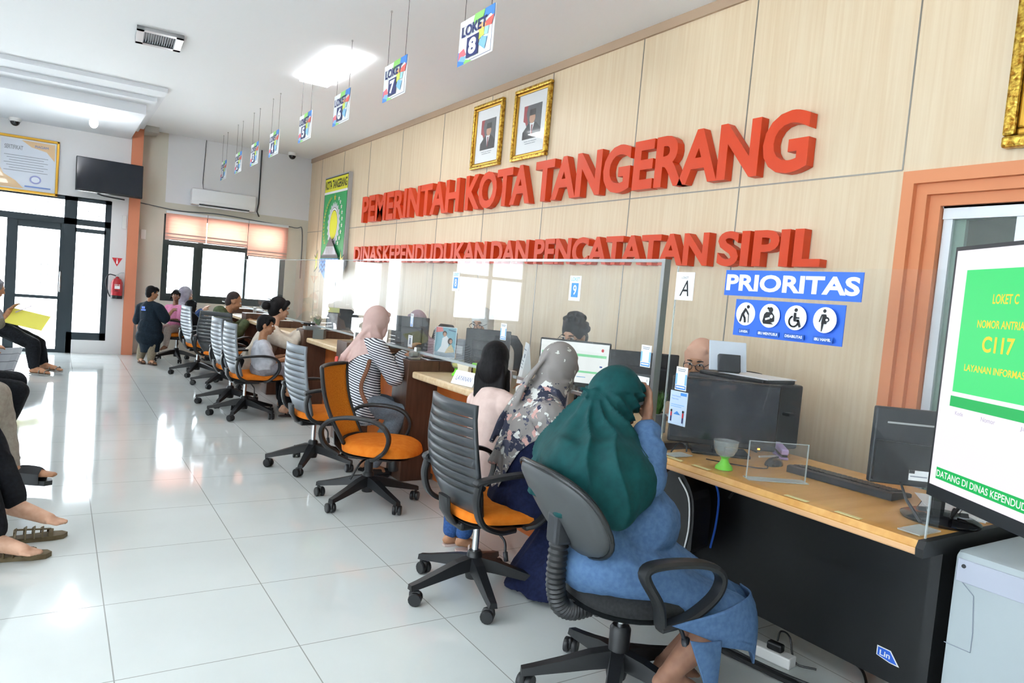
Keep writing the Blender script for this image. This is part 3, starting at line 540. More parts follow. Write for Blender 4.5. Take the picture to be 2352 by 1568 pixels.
yl,wd = 1.977,.584; b = NB(); box(b,(2.2635,yl-wd,1.467),(2.2665,yl,1.567)); put('strip',b,BLUE,t); art('print',(2.2632,yl,1.467),*WR,[('text','PRIORITAS',.008,.019,wd-.008,.084,'w',.035)],dict(w=PAPER),t)
t = thing('priority_symbols_sign','blue sign with four white round symbols for elderly, nursing, disabled and pregnant visitors','sign',(2.266,1.68,1.31),world=True)
yl,wd,h = 1.912,.468,.142; b = NB(); box(b,(2.2635,yl-wd,1.312),(2.2665,yl,1.312+h)); put('strip',b,BLUE,t); sh = []
for i,(cx,tx) in enumerate(((.052,'LANSIA'),(.168,'IBU MENYUSUI'),(.284,'DISABILITAS'),(.404,'IBU HAMIL'))):
    cy,r = .086,.045; q = lambda *a: [(cx+x*r,cy+y*r) for x,y in a]; hw = (.02,.043,.036,.032)[i]
    sh += [('disc',cx,cy,r,r,'w'),('rect',cx-hw-.006,.008,cx+hw+.006,.028,'d'),('text',tx,cx-hw,.013,cx+hw,.023,'w',.02)]
    D_ = lambda x,y,a: sh.append(('disc',cx+x*r,cy+y*r,a*r,a*r,'k')); L_ = lambda w,*a: sh.append(('line',q(*a),w*r,'k'))
    if i == 0: D_(.25,.62,.15); L_(.22,(.02,.42),(-.25,.0)); L_(.18,(-.25,0),(.0,-.35),(.05,-.7)); L_(.16,(-.3,-.05),(-.45,-.66)); L_(.13,(.05,.4),(.35,.0)); L_(.07,(.4,.0),(.45,-.72))
    if i == 1: D_(.1,.5,.22); D_(-.15,.62,.1); sh.append(('poly',q((-.62,-.5),(-.5,.1),(-.3,.3),(.25,.3),(.5,.0),(.55,-.45),(.2,-.55),(.5,-.7),(-.5,-.7)),'k')); sh.append(('line',q((-.3,-.3),(.05,-.2)),.16*r,'w')); sh.append(('disc',cx+.25*r,cy-.05*r,.14*r,.15*r,'w'))
    if i == 2: D_(.0,.62,.15); L_(.22,(-.05,.35),(-.05,-.15)); L_(.14,(-.05,.0),(.35,.0)); L_(.2,(-.05,-.2),(.3,-.22),(.5,-.68)); L_(.13,*[(-.1+.42*math.cos(R(a)),-.3+.42*math.sin(R(a))) for a in range(110,345,18)])
    if i == 3: D_(-.05,.7,.14); sh.append(('poly',q((-.2,.45),(.1,.45),(.22,.15),(.2,-.3),(-.25,-.3),(-.2,.1)),'k')); D_(.22,.05,.2); L_(.1,(-.22,.4),(-.4,-.15)); sh.append(('poly',q((-.2,-.3),(.0,-.3),(-.12,-.9),(-.18,-.9)),'k')); sh.append(('disc',cx+.24*r,cy+.02*r,.1*r,.09*r,'w'))
art('print',(2.2632,yl,1.312),*WR,sh,dict(w=PAPER,k=INK,d=mat('caption_blue','1F58B4',.5)),t)
sticker('loket_a_sign','white sheet reading LOKET A at the left end of the desk screen','sign',2.2665,2.25,1.435,.105,.12,[('text','LOKET',.033,.092,.072,.101,'k'),('text','A',.028,.018,.08,.085,'k',0,.25)],SM)
# ================================================================ things on counter and desk
def one(name,label,cat,m,f,smooth=False,group=None):
    b = NB(); f(b); o = put(name,b,m,None,smooth); return tag(o,label,cat,group)
ACG = glass('clear_plastic',(.93,.95,.94),.12,1.45); LIME = mat('lime_plastic','7CE436',.35)
def dish(x,y,z,s,label,candy=False):
    t = thing('dessert_dish',label,'dish',(x,y,z),world=True)
    b = NB(); lathe(b,[(.036*s,z+.001),(.034*s,z+.012),(.018*s,z+.03),(.014*s,z+.045),(.02*s,z+.052)],20,(x,y,0)); put('foot',b,LIME,t,40)
    b = NB(); pr = [(.016,.052),(.034,.062),(.046,.085),(.05,.115),(.052,.118)]; pr = [(r*s,z+(h-.0)*1) for r,h in pr]; inner = [(r-.003*s,h) for r,h in pr[::-1]]; lathe(b,pr+inner+[(.001,z+.058)],20,(x,y,0))
    for v in b.verts:
        d = V((v.co.x-x,v.co.y-y)); a = math.atan2(d.y,d.x); k = 1+.04*math.cos(a*10); v.co.x = x+d.x*k; v.co.y = y+d.y*k
    put('bowl',b,ACG,t,True)
    if candy:
        b = NB(); lathe(b,[(.001,z+.062),(.03*s,z+.066),(.038*s,z+.085),(.001,z+.09)],14,(x,y,0)); put('contents',b,mat('candy_yellow','E8E070',.6),t,True)
dish(2.34,1.95,.756,1.0,'clear ribbed dish on a lime green foot on the desk'); dish(2.40,4.42,.802,.95,'clear dish with yellow sweets on a lime foot on the counter by the brown arm',True)
def monitor(name,label,c,yaw,w,h,zb,m_front,rear=True,stand=True,neck=(0,.06),art_=None,base=(.12,.1),z0=None,tilt=0):
    """c = centre of panel; local x across, y forwards (screen side)"""
    z0 = .755 if z0 is None else z0; M = Matrix.Translation((c[0],c[1],0)) @ Matrix.Rotation(yaw,4,'Z'); t = thing(name,label,'monitor',(c[0],c[1],z0),world=True); zc = c[2]
    b = NB(); box(b,(-w/2,-.035,zc-h/2),(w/2,0,zc+h/2),.006,M=M); box(b,(-w*.36,-.06,zc-h*.33),(w*.36,-.03,zc+h*.2),.015,M=M); put('casing',b,BLACK,t)
    b = NB(); box(b,(-w/2+.008,-.0005,zc-h/2+.025),(w/2-.008,.002,zc+h/2-.01),M=M); put('screen',b,m_front,t)
    if stand:
        b = NB(); box(b,(-.03,-.075,z0+.012),(.03,-.05,zc),.006,M=M); put('neck',b,BLACK,t); b = NB(); box(b,(-base[0],-base[1]-.05,z0+.001),(base[0],base[1]-.05,z0+.016),.007,M=M); 
        put('base',b,mat('gloss_black','101114',.15),t)
    return t,M
DS = mat('dark_screen','0E1522',.12)
t,M = monitor('desktop_monitor','switched off black monitor on the desk with an orange standby light',(2.555,2.16,.945),R(180-41),.475,.30,.80,DS,base=(.13,.09))
b = NB(); box(b,(-.17,.002,.80),(-.16,.004,.806),M=M) ; put('standby_light',b,mat('amber_light','FF9A30',.4,emit=4),t)
# rear-facing monitor at the right end of the desk
t = thing('desktop_monitor','back of a black monitor with white labels at the right end of the desk','monitor',(2.56,1.22,.756),world=True)
M = Matrix.Translation((2.62,1.24,0)) @ Matrix.Rotation(R(-40),4,'Z')
b = NB(); box(b,(-.24,-.0,.845),(.24,.03,1.115),.006,M=M); put('casing',b,DARK,t); b = NB(); prism(b,[(-.235,.86),(.235,.86),(.235,.985),(-.235,1.0)],M@V((0,-.002,0))-V((0,0,0)),M.to_3x3()@V((1,0,0)),V((0,0,1)),M.to_3x3()@V((0,-1,0)),.02); put('rear_bulge',b,BLACK,t)
b = NB(); box(b,(-.20,-.004,1.06),(.2,-.001,1.066),M=M); put('seam',b,METAL,t)
art('rating_label',M@V((-.12,-.0235,.872)),M.to_3x3()@V((1,0,0)),V((0,0,1)),[('rect',0,0,.065,.035,'w'),('rect',.005,.012,.06,.016,'g'),('rect',0,.024,.018,.035,'k')],SM,t); art('energy_label',M@V((-.04,-.0235,.915)),M.to_3x3()@V((1,0,0)),V((0,0,1)),[('rect',0,0,.038,.03,'w'),('disc',.019,.015,.012,.009,'g')],SM,t)
b = NB(); box(b,(-.022,.0,.77),(.022,.03,.9),.004,M=M); put('neck',b,BLACK,t); b = NB(); lathe(b,[(.001,.757),(.12,.757),(.122,.765),(.10,.775),(.001,.782)],28,(2.555,1.20,0)); put('base',b,mat('gloss_black','101114',.15),t,40)
one('antenna_stick','thin black stick leaning up from the monitor base at the right end of the desk','stick',BLACK,lambda b:tube(b,[(2.37,1.17,.777),(2.40,1.24,.83),(2.43,1.28,.875)],[.006,.005,.004],6))
for i,(x,y,z) in enumerate(((2.50,1.25,.783),(2.575,1.15,.783))): one('binder_clip','black binder clip on the round monitor base, '+('left' if i==0 else 'right')+' of the neck','clip',BLACK,lambda b:(prism(b,[(-.014,0),(.014,0),(.004,.012),(-.004,.012)],(x,y,z),(.7,.7,0),(0,0,1),(.7,-.7,0),.025),tube(b,[(x,y,z+.012),(x+.012,y-.005,z+.03)],.0015,4)))
one('paper_sheets','white printed sheets under the monitor at the right end of the desk','paper',PAPER,lambda b:[box(b,(-.15,-.105,.0),(.15,.105,.0015),M=Matrix.Translation((2.80,1.27,.7565+i*.002)) @ Matrix.Rotation(R(20+i*9),4,'Z')) for i in range(3)])
one('monitor_cables','tangle of thin black cables on the desk beside the switched off monitor','cable',BLACK,lambda b:[tube(b,spline(q),.004,5) for q in ([(2.34,2.25,.7605),(2.42,2.28,.79),(2.50,2.29,.7605),(2.62,2.29,.7605)],[(2.42,2.235,.7605),(2.47,2.285,.83),(2.46,2.29,.88)],[(2.62,2.285,.7605),(2.72,2.24,.79),(2.80,2.15,.7605)])])
def keyboard(x,y,z,rz,label):
    t = thing('keyboard',label,'keyboard',(x,y,z),rz); b = NB(); pr = [(-.075,0),(.075,0),(.075,.012),(.06,.018),(-.06,.03),(-.075,.026)]; prism(b,pr,(-.22,0,0),(0,1,0),(0,0,1),(1,0,0),.44); put('case',b,DARK,t); b = NB()
    for r in range(5):
        for c in range(18): box(b,(-.205+c*.0228,-.055+r*.0225,.026-r*.0025),(-.205+c*.0228+.019,-.055+r*.0225+.018,.034-r*.0025),.002,seg=1)
    put('keys',b,BLACK,t)
keyboard(2.69,1.63,.756,R(-88),'black keyboard lying along the desk')
t = thing('computer_mouse','black mouse on the desk left of the keyboard','mouse',(2.66,1.95,.756),R(10)); b = NB(); ell(b,(0,0,0),(.058,.033,.034)); bmesh.ops.bisect_plane(b,geom=b.verts[:]+b.edges[:]+b.faces[:],plane_co=(0,0,0),plane_no=(0,0,1),clear_inner=True); bmesh.ops.holes_fill(b,edges=b.edges[:]); put('shell',b,mat('gloss_black','101114'),t,60); b = NB(); box(b,(.012,-.004,.030),(.035,.004,.036),.002); put('wheel',b,DARK,t)
one('mouse_cable','thin black mouse cable looping over the desk behind the mouse','cable',BLACK,lambda b:tube(b,spline([(2.605,1.94,.760),(2.54,1.90,.760),(2.47,1.96,.760),(2.42,2.05,.760),(2.40,2.10,.760)]),.0025,5))
t = thing('stapler','lilac stapler on the desk beyond the mouse','stapler',(2.85,2.06,.756),R(52)); LIL = mat('lilac_plastic','B9A2D6',.4); b = NB(); box(b,(-.07,-.018,0),(.07,.018,.012),.004); put('base',b,LIL,t); b = NB(); box(b,(-.07,-.017,.028),(.07,.017,.055),.007,M=Matrix.Rotation(R(-5),4,'Y')); box(b,(.05,-.012,.01),(.068,.012,.04)); put('top_arm',b,LIL,t); b = NB(); box(b,(-.068,-.012,.018),(.06,.012,.028),M=Matrix.Rotation(R(-3),4,'Y')); put('magazine',b,BLACK,t)
one('pen','black and white pen lying behind the mouse','pen',mat('pen_white','D8D8D4',.4),lambda b:(tube(b,[(2.72,2.075,.761),(2.86,2.06,.761)],.005,8)))
t = thing('brochure_holder','small empty clear acrylic holder at the front of the desk','holder',(2.40,1.75,.756),world=True); b = NB(); Mh = Matrix.Translation((2.305,1.81,.757)) @ Matrix.Rotation(R(-30),4,'Z')
box(b,(0,0,0),(.24,.0025,.15),M=Mh); put('front',b,glass('clear_sheet',(.985,.99,.99),.03,1.4),t); b = NB(); box(b,(0,-.03,0),(.24,.03,.003),M=Mh); box(b,(0,-.001,0),(.004,.0035,.151),M=Mh); box(b,(.236,-.001,0),(.24,.0035,.151),M=Mh); box(b,(0,-.001,.148),(.24,.0035,.151),M=Mh); put('edge',b,EDGE,t)
t = thing('printer','black printer with white paper on top behind the desk monitor','printer',(2.98,2.42,.756),world=True); b = NB(); box(b,(2.83,2.17,.756),(3.13,2.66,1.075),.012); put('body',b,DARK,t); b = NB(); box(b,(2.85,2.2,1.075),(3.1,2.6,1.095),.006); put('tray',b,BLACK,t); b = NB(); box(b,(2.86,2.18,1.096),(3.08,2.48,1.101)); put('paper',b,PAPER,t); b = NB(); box(b,(2.98,2.13,.93),(3.03,2.17,.945),.004); put('handle',b,DARK,t)
b = NB(); box(b,(2.85,2.305,0),(3.2,2.60,.75)); o = put('back_table',b,DK); tag(o,'low wooden table behind the desk carrying the black printer','table')
t = thing('tablet_stand','white tablet seen from behind on a black stand above the monitor','tablet',(2.87,2.47,1.10),world=True); Mt = Matrix.Translation((2.86,2.42,1.10)) @ Matrix.Rotation(R(-32),4,'Z') @ Matrix.Rotation(R(-18),4,'X'); b = NB(); box(b,(-.095,0,.01),(.095,.009,.165),.004,M=Mt); put('tablet',b,mat('tablet_white','DCE4F0',.35),t); b = NB(); box(b,(-.055,-.03,.0),(.055,-.001,.09),.004,M=Mt); put('stand',b,DARK,t)
# plants
def pot_plant(x,y,z,label,cat_h=.11,flowers=False):
    t = thing('potted_plant',label,'plant',(x,y,z),world=True); b = NB(); box(b,(x-.04,y-.04,z),(x+.04,y+.04,z+.09),.004); put('pot',b,mat('pot_grey','8A9096',.5),t); b = NB(); r = random.Random(5)
    for i in range(150):
        a = r.uniform(0,2*PI); d = r.uniform(0,.045); h = r.uniform(.7,1.1)*cat_h; p0 = V((x+d*.6*math.cos(a),y+d*.6*math.sin(a),z+.085)); p1 = p0+V((d*math.cos(a)*.9,d*math.sin(a)*.9,h)); s = V((-math.sin(a),math.cos(a),0))*.0035
        f = b.faces.new([b.verts.new(q) for q in (p0-s,p0+s,(p0+p1)/2+s*1.2+V((0,0,.01)),p1,(p0+p1)/2-s*1.2+V((0,0,.01)))])
    put('leaves',b,noisy('leaf_green','3E6A34','6E9A52',(1,1,1),30,.7),t)
    if flowers:
        b = NB()
        for i in range(26):
            a = r.uniform(0,2*PI); d = r.uniform(.01,.07); ell(b,(x+d*math.cos(a),y+d*math.sin(a),z+.09+cat_h*r.uniform(.8,1.15)),.014,seg=6,rings=4)
        put('blossoms',b,mat('blossom_cream','E8D8B8',.7),t)
pot_plant(2.44,2.475,.802,'small green grass plant in a grey pot at the near end of the counter'); pot_plant(2.44,7.80,.802,'pot of cream flowers on the counter beside the photo frame',.10,True)
# calendar, cards, boxes on the counter
def tent(name,label,x,y,z,rz,w,h,d,m,content=None,mats=None):
    t = thing(name,label,'card',(x,y,z),rz); b = NB(); prism(b,[(-d/2,0),(d/2,0),(.002,h),(-.002,h)],(0,-w/2,0),(1,0,0),(0,0,1),(0,1,0),w); put('card',b,m,t)
    if content:
        u = V((0,-1,0)); v = V((d/2-.002,0,h)).normalized(); art('print',V((-d/2,w/2,0))-u.cross(v)*-.0006,u,v,content,mats,t,.0004)
tent('name_card','white folded card reading LAYANAN at the front edge of the near counter',2.235,3.97,.802,R(12),.21,.085,.09,PAPER,[('text','LAYANAN',.03,.03,.18,.062,'n',.0,.1)],dict(n=mat('faded_print','8C90B4',.6)))
tent('desk_calendar','white standing desk calendar between the girl and the floral scarf',2.47,3.66,.802,R(-28),.20,.31,.09,PAPER,[('line',[(.02,.27),(.15,.27)],.006,'g'),('rect',.10,.22,.15,.245,'g'),('line',[(.04,.20),(.15,.20)],.005,'g'),('line',[(.04,.18),(.14,.18)],.005,'g'),('line',[(.04,.16),(.16,.16)],.005,'g')],SM)
one('gift_bag','small cream paper bag beside the dish of sweets','bag',mat('cream_paper','EFE6CF',.7),lambda b:prism(b,[(-.05,0),(.05,0),(.047,.07),(.055,.095),(-.055,.095),(-.047,.07)],(2.375,4.285,.802),V((.35,-.94,0)),(0,0,1),V((.94,.35,0)),.035))
t = thing('pen_holder','lime green and striped cup behind the cream bag','cup',(2.50,4.27,.802),world=True); b = NB(); box(b,(2.46,4.24,.802),(2.52,4.30,.885),.003); put('box',b,mat('stripe_lime','C6CF6A',.5),t); b = NB(); box(b,(2.455,4.235,.885),(2.525,4.305,.91),.003); put('rim',b,LIME,t)
one('red_box','small dark red box on the counter behind the girl','box',mat('dark_red','7E2E26',.5),lambda b:box(b,(2.50,3.98,.802),(2.60,4.13,.86),.004))
t = thing('poster_calendar','standing spiral calendar with a pastel picture of two figures','calendar',(2.52,4.80,.878),world=True); M = Matrix.Translation((2.40,4.80,.8785)) @ Matrix.Rotation(R(-32),4,'Z'); u = M.to_3x3()@V((1,0,0)); v = M.to_3x3()@V((0,.12,.99)).normalized()
b = NB(); prism(b,[(0,0),(.16,0),(.16,.245),(0,.245)],M.translation,u,v,u.cross(v),-.004); put('board',b,PAPER,t); tl = mat('pastel_teal','8FC0CF',.6); art('print',M.translation+u.cross(v)*.0005,u,v,[('rect',.004,.02,.156,.241,'t'),('poly',[(.004,.2),(.06,.21),(.05,.241),(.004,.241)],'p'),('poly',[(.02,.05),(.05,.1),(.055,.16),(.085,.18),(.11,.15),(.1,.06),(.06,.04)],'w'),('disc',.07,.195,.016,.02,'k'),('disc',.071,.188,.012,.016,'f'),('poly',[(.07,.03),(.1,.09),(.125,.12),(.15,.07),(.15,.03)],'c'),('disc',.115,.14,.018,.024,'k'),('disc',.12,.138,.011,.015,'f'),('poly',[(.004,.02),(.156,.02),(.156,.06),(.09,.05),(.004,.06)],'g'),('line',[(.1,.225),(.15,.215)],.008,'d')],dict(t=tl,p=PINKP,w=PAPER,k=mat('hair_print','4A3A38',.6),f=mat('print_skin','C79A80'),c=mat('print_cream','DCC9A0',.6),g=mat('print_mist','A9B6C0',.6),d=mat('print_slate','5A7F9C',.6)),t)
b = NB()
for i in range(18): box(b,(-.008,-.003,.012+i*.0128),(.002,.006,.016+i*.0128),M=M)
put('spiral',b,METAL,t)
one('paper_stack','white papers with a dark folder on the first brown divider arm','paper',PAPER,lambda b:box(b,(2.30,4.68,.8775),(2.55,4.86,.884)))
one('dark_folder','thin black folder lying on the papers of the first divider','folder',BLACK,lambda b:box(b,(2.31,4.66,.8845),(2.47,4.80,.894)))
t = thing('hole_punch','grey metal punch on top of the first brown divider','punch',(2.2,4.72,.877),world=True); b = NB(); box(b,(2.16,4.68,.8775),(2.24,4.76,.895),.004); put('base',b,METAL,t); b = NB(); box(b,(2.17,4.69,.895),(2.23,4.75,.935),.012); put('body',b,mat('punch_grey','9AA09C',.3,.5),t)
t,M = monitor('desktop_monitor','lit monitor facing the visitors above the floral scarf',(2.585,3.33,1.03),R(180-46),.42,.27,.9,glow('lit_screen','F4F8F6',.5),z0=.802)
u = M.to_3x3()@V((-1,0,0)); art('page',M@V((.195,.0025,.92)),u,V((0,0,1)),[('rect',.0,.155,.385,.17,'g'),('rect',.0,.06,.385,.072,'g'),('disc',.36,.20,.008,.01,'r'),('rect',.35,.10,.365,.108,'b'),('line',[(.22,.035),(.27,.035)],.004,'l')],dict(g=glow('page_green','8FE0A8',.5),r=RED,b=BLUE,l=LBLUE),t)
t,M = monitor('desktop_monitor','back of a black monitor behind the right end of the acrylic',(2.90,3.08,1.0),R(-36),.40,.27,.9,DS,z0=.802) 
t2 = t; b = NB(); box(b,(-.08,-.075,.975),(.08,-.05,1.01),.012,M=M); put('rear_hump',b,mat('rear_grey','5A5E60',.4),t2)
monitor('desktop_monitor','back of a black monitor below the clerk in white scarf',(2.70,4.52,1.0),R(-38),.33,.27,.9,DS,z0=.802); monitor('desktop_monitor','back of a black monitor below the clerk in mauve scarf',(2.62,5.72,1.0),R(-40),.33,.29,.9,DS,z0=.802)
t = thing('label_printer','grey desktop printer beside the monitor of the clerk in white scarf','printer',(2.6,4.76,.878),world=True); b = NB(); box(b,(2.57,4.65,.8785),(2.66,4.77,1.04),.01); put('body',b,mat('printer_grey','8C9094',.4),t); b = NB(); box(b,(2.565,4.66,.93),(2.572,4.76,.99)); put('panel',b,mat('printer_light','C6C8CA',.4),t)
t = thing('photo_stand','tall black photo stand with a pale yellow top on the counter','stand',(2.45,7.42,.802),world=True); M = Matrix.Translation((2.41,7.40,.878)) @ Matrix.Rotation(R(-32),4,'Z'); b = NB(); box(b,(0,0,0),(.13,.02,.235),.004,M=M); put('frame',b,BLACK,t); b = NB(); box(b,(.01,-.002,.01),(.12,.0,.18),M=M); put('photo',b,noisy('photo_grey','70767C','C8CDD2',(1,1,1),14,.3),t); b = NB(); box(b,(-.002,-.003,.19),(.132,.022,.24),M=M); put('top_band',b,mat('pale_yellow','D8D98A',.5),t)
one('acrylic_box','smoky acrylic box on the third counter bay','box',mat('smoke_acrylic','6E7472',.15),lambda b:box(b,(-.05,-.05,0),(.06,.05,.10),.003,M=Matrix.Translation((2.26,7.13,.802)) @ Matrix.Rotation(R(-32),4,'Z')))
t = thing('finger_scanner','small grey scanner with tilted screen on the third brown divider','scanner',(2.3,7.33,.877),world=True); b = NB(); box(b,(2.15,7.24,.8775),(2.262,7.34,.915),.006); put('base',b,mat('scanner_grey','7C8284',.4),t); b = NB(); box(b,(2.14,7.28,.93),(2.262,7.38,.945),.004); box(b,(2.20,7.31,.90),(2.22,7.33,.935)); put('screen',b,BLACK,t)
for i,(x,y,z,w,l) in enumerate(((2.3,8.66,.878,.2,.14),(2.26,9.95,.878,.2,.15),(2.24,9.2,.802,.14,.2),(2.3,11.0,.802,.15,.2))): one('paper_sheet',('white paper on the fourth brown divider','white paper on the fifth brown divider','white paper on the fifth counter bay','white paper on the counter before the window')[i],'paper',PAPER,lambda b:box(b,(x-w/2,y-l/2,z),(x+w/2,y+l/2,z+.004)))
# floor cables, socket block, machine, queue display
one('flat_cable_duct','flat black cable duct on the floor under the desk','cable duct',BLACK,lambda b:tube(b,[(2.36,1.98,.0105),(2.40,1.75,.0105),(2.45,1.45,.0105),(2.49,1.1,.0105)],.022,6,flat=.45))
one('black_cable','looping black cable on the floor beside the socket block','cable',BLACK,lambda b:tube(b,spline([(2.60,2.02,.01),(2.48,2.05,.03),(2.41,1.97,.012),(2.42,1.85,.012),(2.435,1.72,.012),(2.47,1.58,.012),(2.52,1.47,.012),(2.62,1.42,.012),(2.78,1.52,.012),(2.87,1.65,.012),(2.875,1.68,.12)]),.006,6))
one('plug_cable','thin black cable arching from the plug on the socket block','cable',BLACK,lambda b:tube(b,spline([(2.52,1.74,.09),(2.55,1.75,.12),(2.60,1.74,.09),(2.58,1.69,.012),(2.62,1.62,.008)]),.004,6))
t = thing('socket_block','white extension socket on the floor under the desk with black plugs','power strip',(2.49,1.84,0),world=True); M = Matrix.Translation((2.51,1.84,.001)) @ Matrix.Rotation(R(-80),4,'Z'); b = NB(); box(b,(-.17,-.03,0),(.17,.03,.045),.006,M=M); put('block',b,WHITE,t)
for x in (.09,-.1): b = NB(); box(b,(x-.03,-.018,.045),(x+.035,.018,.078),.008,M=M); put('plug',b,BLACK,t)
MG = mat('machine_grey','AEB8BC',.4); t = thing('office_machine','large pale grey office machine at the lower right corner','machine',(2.6,.7,0),world=True)
b = NB(); box(b,(2.355,.25,.02),(2.95,1.055,.735),.025); put('body',b,MG,t,40); b = NB(); box(b,(2.35,.25,.64),(2.36,1.04,.71),.003); put('upper_band',b,mat('machine_band','B4B9C8',.4),t)
b = NB(); tube(b,[(2.3535,1.02,.64),(2.3535,.985,.61),(2.3535,.975,.5),(2.3535,.975,.44),(2.3535,1.05,.44)],.0015,5); put('access_flap',b,GREYP,t)
for y,z in ((1.02,.69),(1.03,.17),(.72,.36)):
    b = NB(); lathe(b,[(.007,0),(.006,.004)],12,(0,0,0)); [setattr(v,'co',V((2.352-v.co.z,y+v.co.x,z+v.co.y))) for v in b.verts]; put('screw',b,DARK,t)
art('rating_plate',(2.3545,1.0,.10),*WR,[('line',[(.0,.06),(.1,.06)],.005,'g'),('line',[(.0,.045),(.045,.045)],.008,'g'),('line',[(.055,.045),(.1,.045)],.008,'g'),('line',[(.0,.025),(.1,.025)],.004,'k'),('line',[(.0,.015),(.1,.015)],.004,'g'),('line',[(.0,.006),(.1,.006)],.004,'g')],SM,t)
b = NB(); box(b,(2.4,.3,0),(2.9,1.0,.021)); put('plinth',b,DARK,t)
# queue display
t = thing('queue_display','large upright lit queue display with a green panel reading LOKET C and C117','display',(1.60,.47,0),world=True)
u = V((-.515,-.857,0)); v = V((0,0,1)); n = u.cross(v); o = V((1.843,.905,.985)); wv,hv = .95,.612; P = lambda x,y,z=0: o+u*x+v*y+n*z
b = NB(); prism(b,[(0,0),(wv,0),(wv,hv),(0,hv)],P(0,0,-.045),u,v,n,.045); put('casing',b,BLACK,t)
lit = glow('display_white','F6F2FA',.52); b = NB(); prism(b,[(.010,.030),(wv-.01,.030),(wv-.01,hv-.010),(.010,hv-.010)],P(0,0,0),u,v,n,.002); put('screen',b,lit,t)
dg = glow('display_green','4CE884',.5); dg2 = glow('display_dark_green','2CC868',.45); dy = glow('display_yellow','F6E040',.5); dwh = glow('display_text_white','FFFFFF',.5)
art('content',P(0,0,.0025),u,v,[('rect',.055,.265,.60,hv-.058,'g'),('text','LOKET C',.155,.475,.235,.497,'y',.02),('text','NOMOR ANTRIAN',.115,.42,.275,.438,'y',.02),('text','C117',.14,.365,.24,.402,'y',.03),('text','LAYANAN INFORMASI',.09,.318,.285,.334,'y',.02),('rect',.055,.23,.60,.255,'d'),('text','Antrian',.30,.236,.36,.25,'w'),('text','Kode',.08,.212,.108,.221,'l'),('text','Nomor',.17,.212,.215,.222,'l'),('text','Jam',.29,.212,.32,.222,'l'),('rect',.04,.05,.90,.078,'d'),('text','DATANG DI DINAS KEPENDUDKAN DAN PENCATATAN SIPIL',.043,.056,.62,.072,'w',.01)],dict(g=dg,d=dg2,y=dy,w=dwh,l=glow('display_lilac','B9B2CC',.5)),t,.0005)
b = NB(); c = P(wv/2,0,-.03); box(b,(c.x-.03,c.y-.02,.02),(c.x+.03,c.y+.02,1.2)); put('pole',b,DARK,t); b = NB(); lathe(b,[(.25,0),(.25,.015),(.05,.03)],24,(c.x,c.y,0)); put('base',b,DARK,t)
one('display_cable','black cable with a thick ferrite hanging at the back of the desk end','cable',BLACK,lambda b:tube(b,spline([(2.58,1.17,.80),(2.50,1.14,.79),(2.47,1.11,.83),(2.45,1.06,.90)]),.006,6))
t = thing('shoulder_bag','black bag with pale piping and blue edge propped before the desk front','bag',(2.33,2.1,0),world=True)
b = NB(); pr = spline([(0,.02),(.17,.02),(.19,.10),(.18,.26),(.12,.36),(.05,.36),(-.01,.26),(-.02,.10),(0,.02)],4)[:-1]; prism(b,[(p.x,p.y) for p in pr],(2.27,2.245,.33),(.25,-.97,0),(0,0,1),(.97,.25,0),.15); put('bag_body',b,mat('bag_black','0E0F11',.5),t)
b = NB(); tube(b,[V((2.265,2.24,.33))+V((.25,-.97,0))*p.x+V((0,0,p.y)) for p in spline([(.16,.05),(.17,.15),(.155,.27),(.1,.345)],5)],.004,5); put('piping',b,PAPER,t); b = NB(); tube(b,[V((2.425,2.285,.33))+V((.25,-.97,0))*p.x+V((0,0,p.y)) for p in spline([(.2,.03),(.215,.15),(.21,.28),(.15,.37)],5)],.005,5); put('blue_edge',b,BLUE,t)
b = NB(); tube(b,[(2.43,1.98,.62),(2.52,1.99,.69),(2.54,1.99,.70)],.006,5); put('strap',b,BLACK,t)
# ================================================================ chairs (local: seat faces +X, origin on the floor)
def ribbon(bm, pts, a, b, side=(0,1,0), seg=8):
    """sweep a flat oval along a planar path; a half width along side, b half thickness"""
    pts = [V(p) for p in pts]; sd = V(side); rings = []
    for i,p in enumerate(pts):
        d = (pts[min(i+1,len(pts)-1)]-pts[max(i-1,0)]).normalized(); w = sd.cross(d).normalized()
        rings.append([p+sd*(a*math.copysign(abs(math.cos(t))**.6,math.cos(t)))+w*(b*math.copysign(abs(math.sin(t))**.6,math.sin(t))) for t in (2*PI*k/seg for k in range(seg))])
    loft(bm, rings)
def star_base(t, m, rad=.32, rot=0, h=.10):
    for i in range(5):
        a = rot+2*PI*i/5; M = Matrix.Rotation(a,4,'Z'); b = NB(); rings = []
        for x,w,z0,z1 in ((.02,.030,.115,.175),(.10,.028,.105,.160),(.2,.025,.088,.128),(rad-.03,.022,.072,.10),(rad+.012,.019,.066,.09)):
            rings.append([M@V(p) for p in ((x,-w,z0),(x,w,z0),(x,w*.75,z1),(x,-w*.75,z1))])
        loft(b,rings); l = put('leg',b,m,t)
        b = NB(); ca = a+1.1*math.sin(i*2.3+1); Mc = Matrix.Translation(M@V((rad,0,0))) @ Matrix.Rotation(ca,4,'Z')
        for s in (-1,1):
            n0 = len(b.verts); lathe(b,[(.004,-.010),(.027,-.010),(.030,-.006),(.030,.006),(.027,.010),(.004,.010)],14); b.verts.ensure_lookup_table()
            for v in b.verts[n0:]: v.co = Mc @ V((v.co.x-.018, v.co.z+s*.017, v.co.y+.0305))
        box(b,(-.040,-.009,.020),(.012,.009,.064),.008,M=Mc); tube(b,[Mc@V((0,0,.05)),Mc@V((0,0,.085))],.009,8); put('caster',b,BLACK,l,50)
    b = NB(); lathe(b,[(.034,.07),(.038,.09),(.036,.19),(.028,.20)],16); put('hub',b,m,t,40)
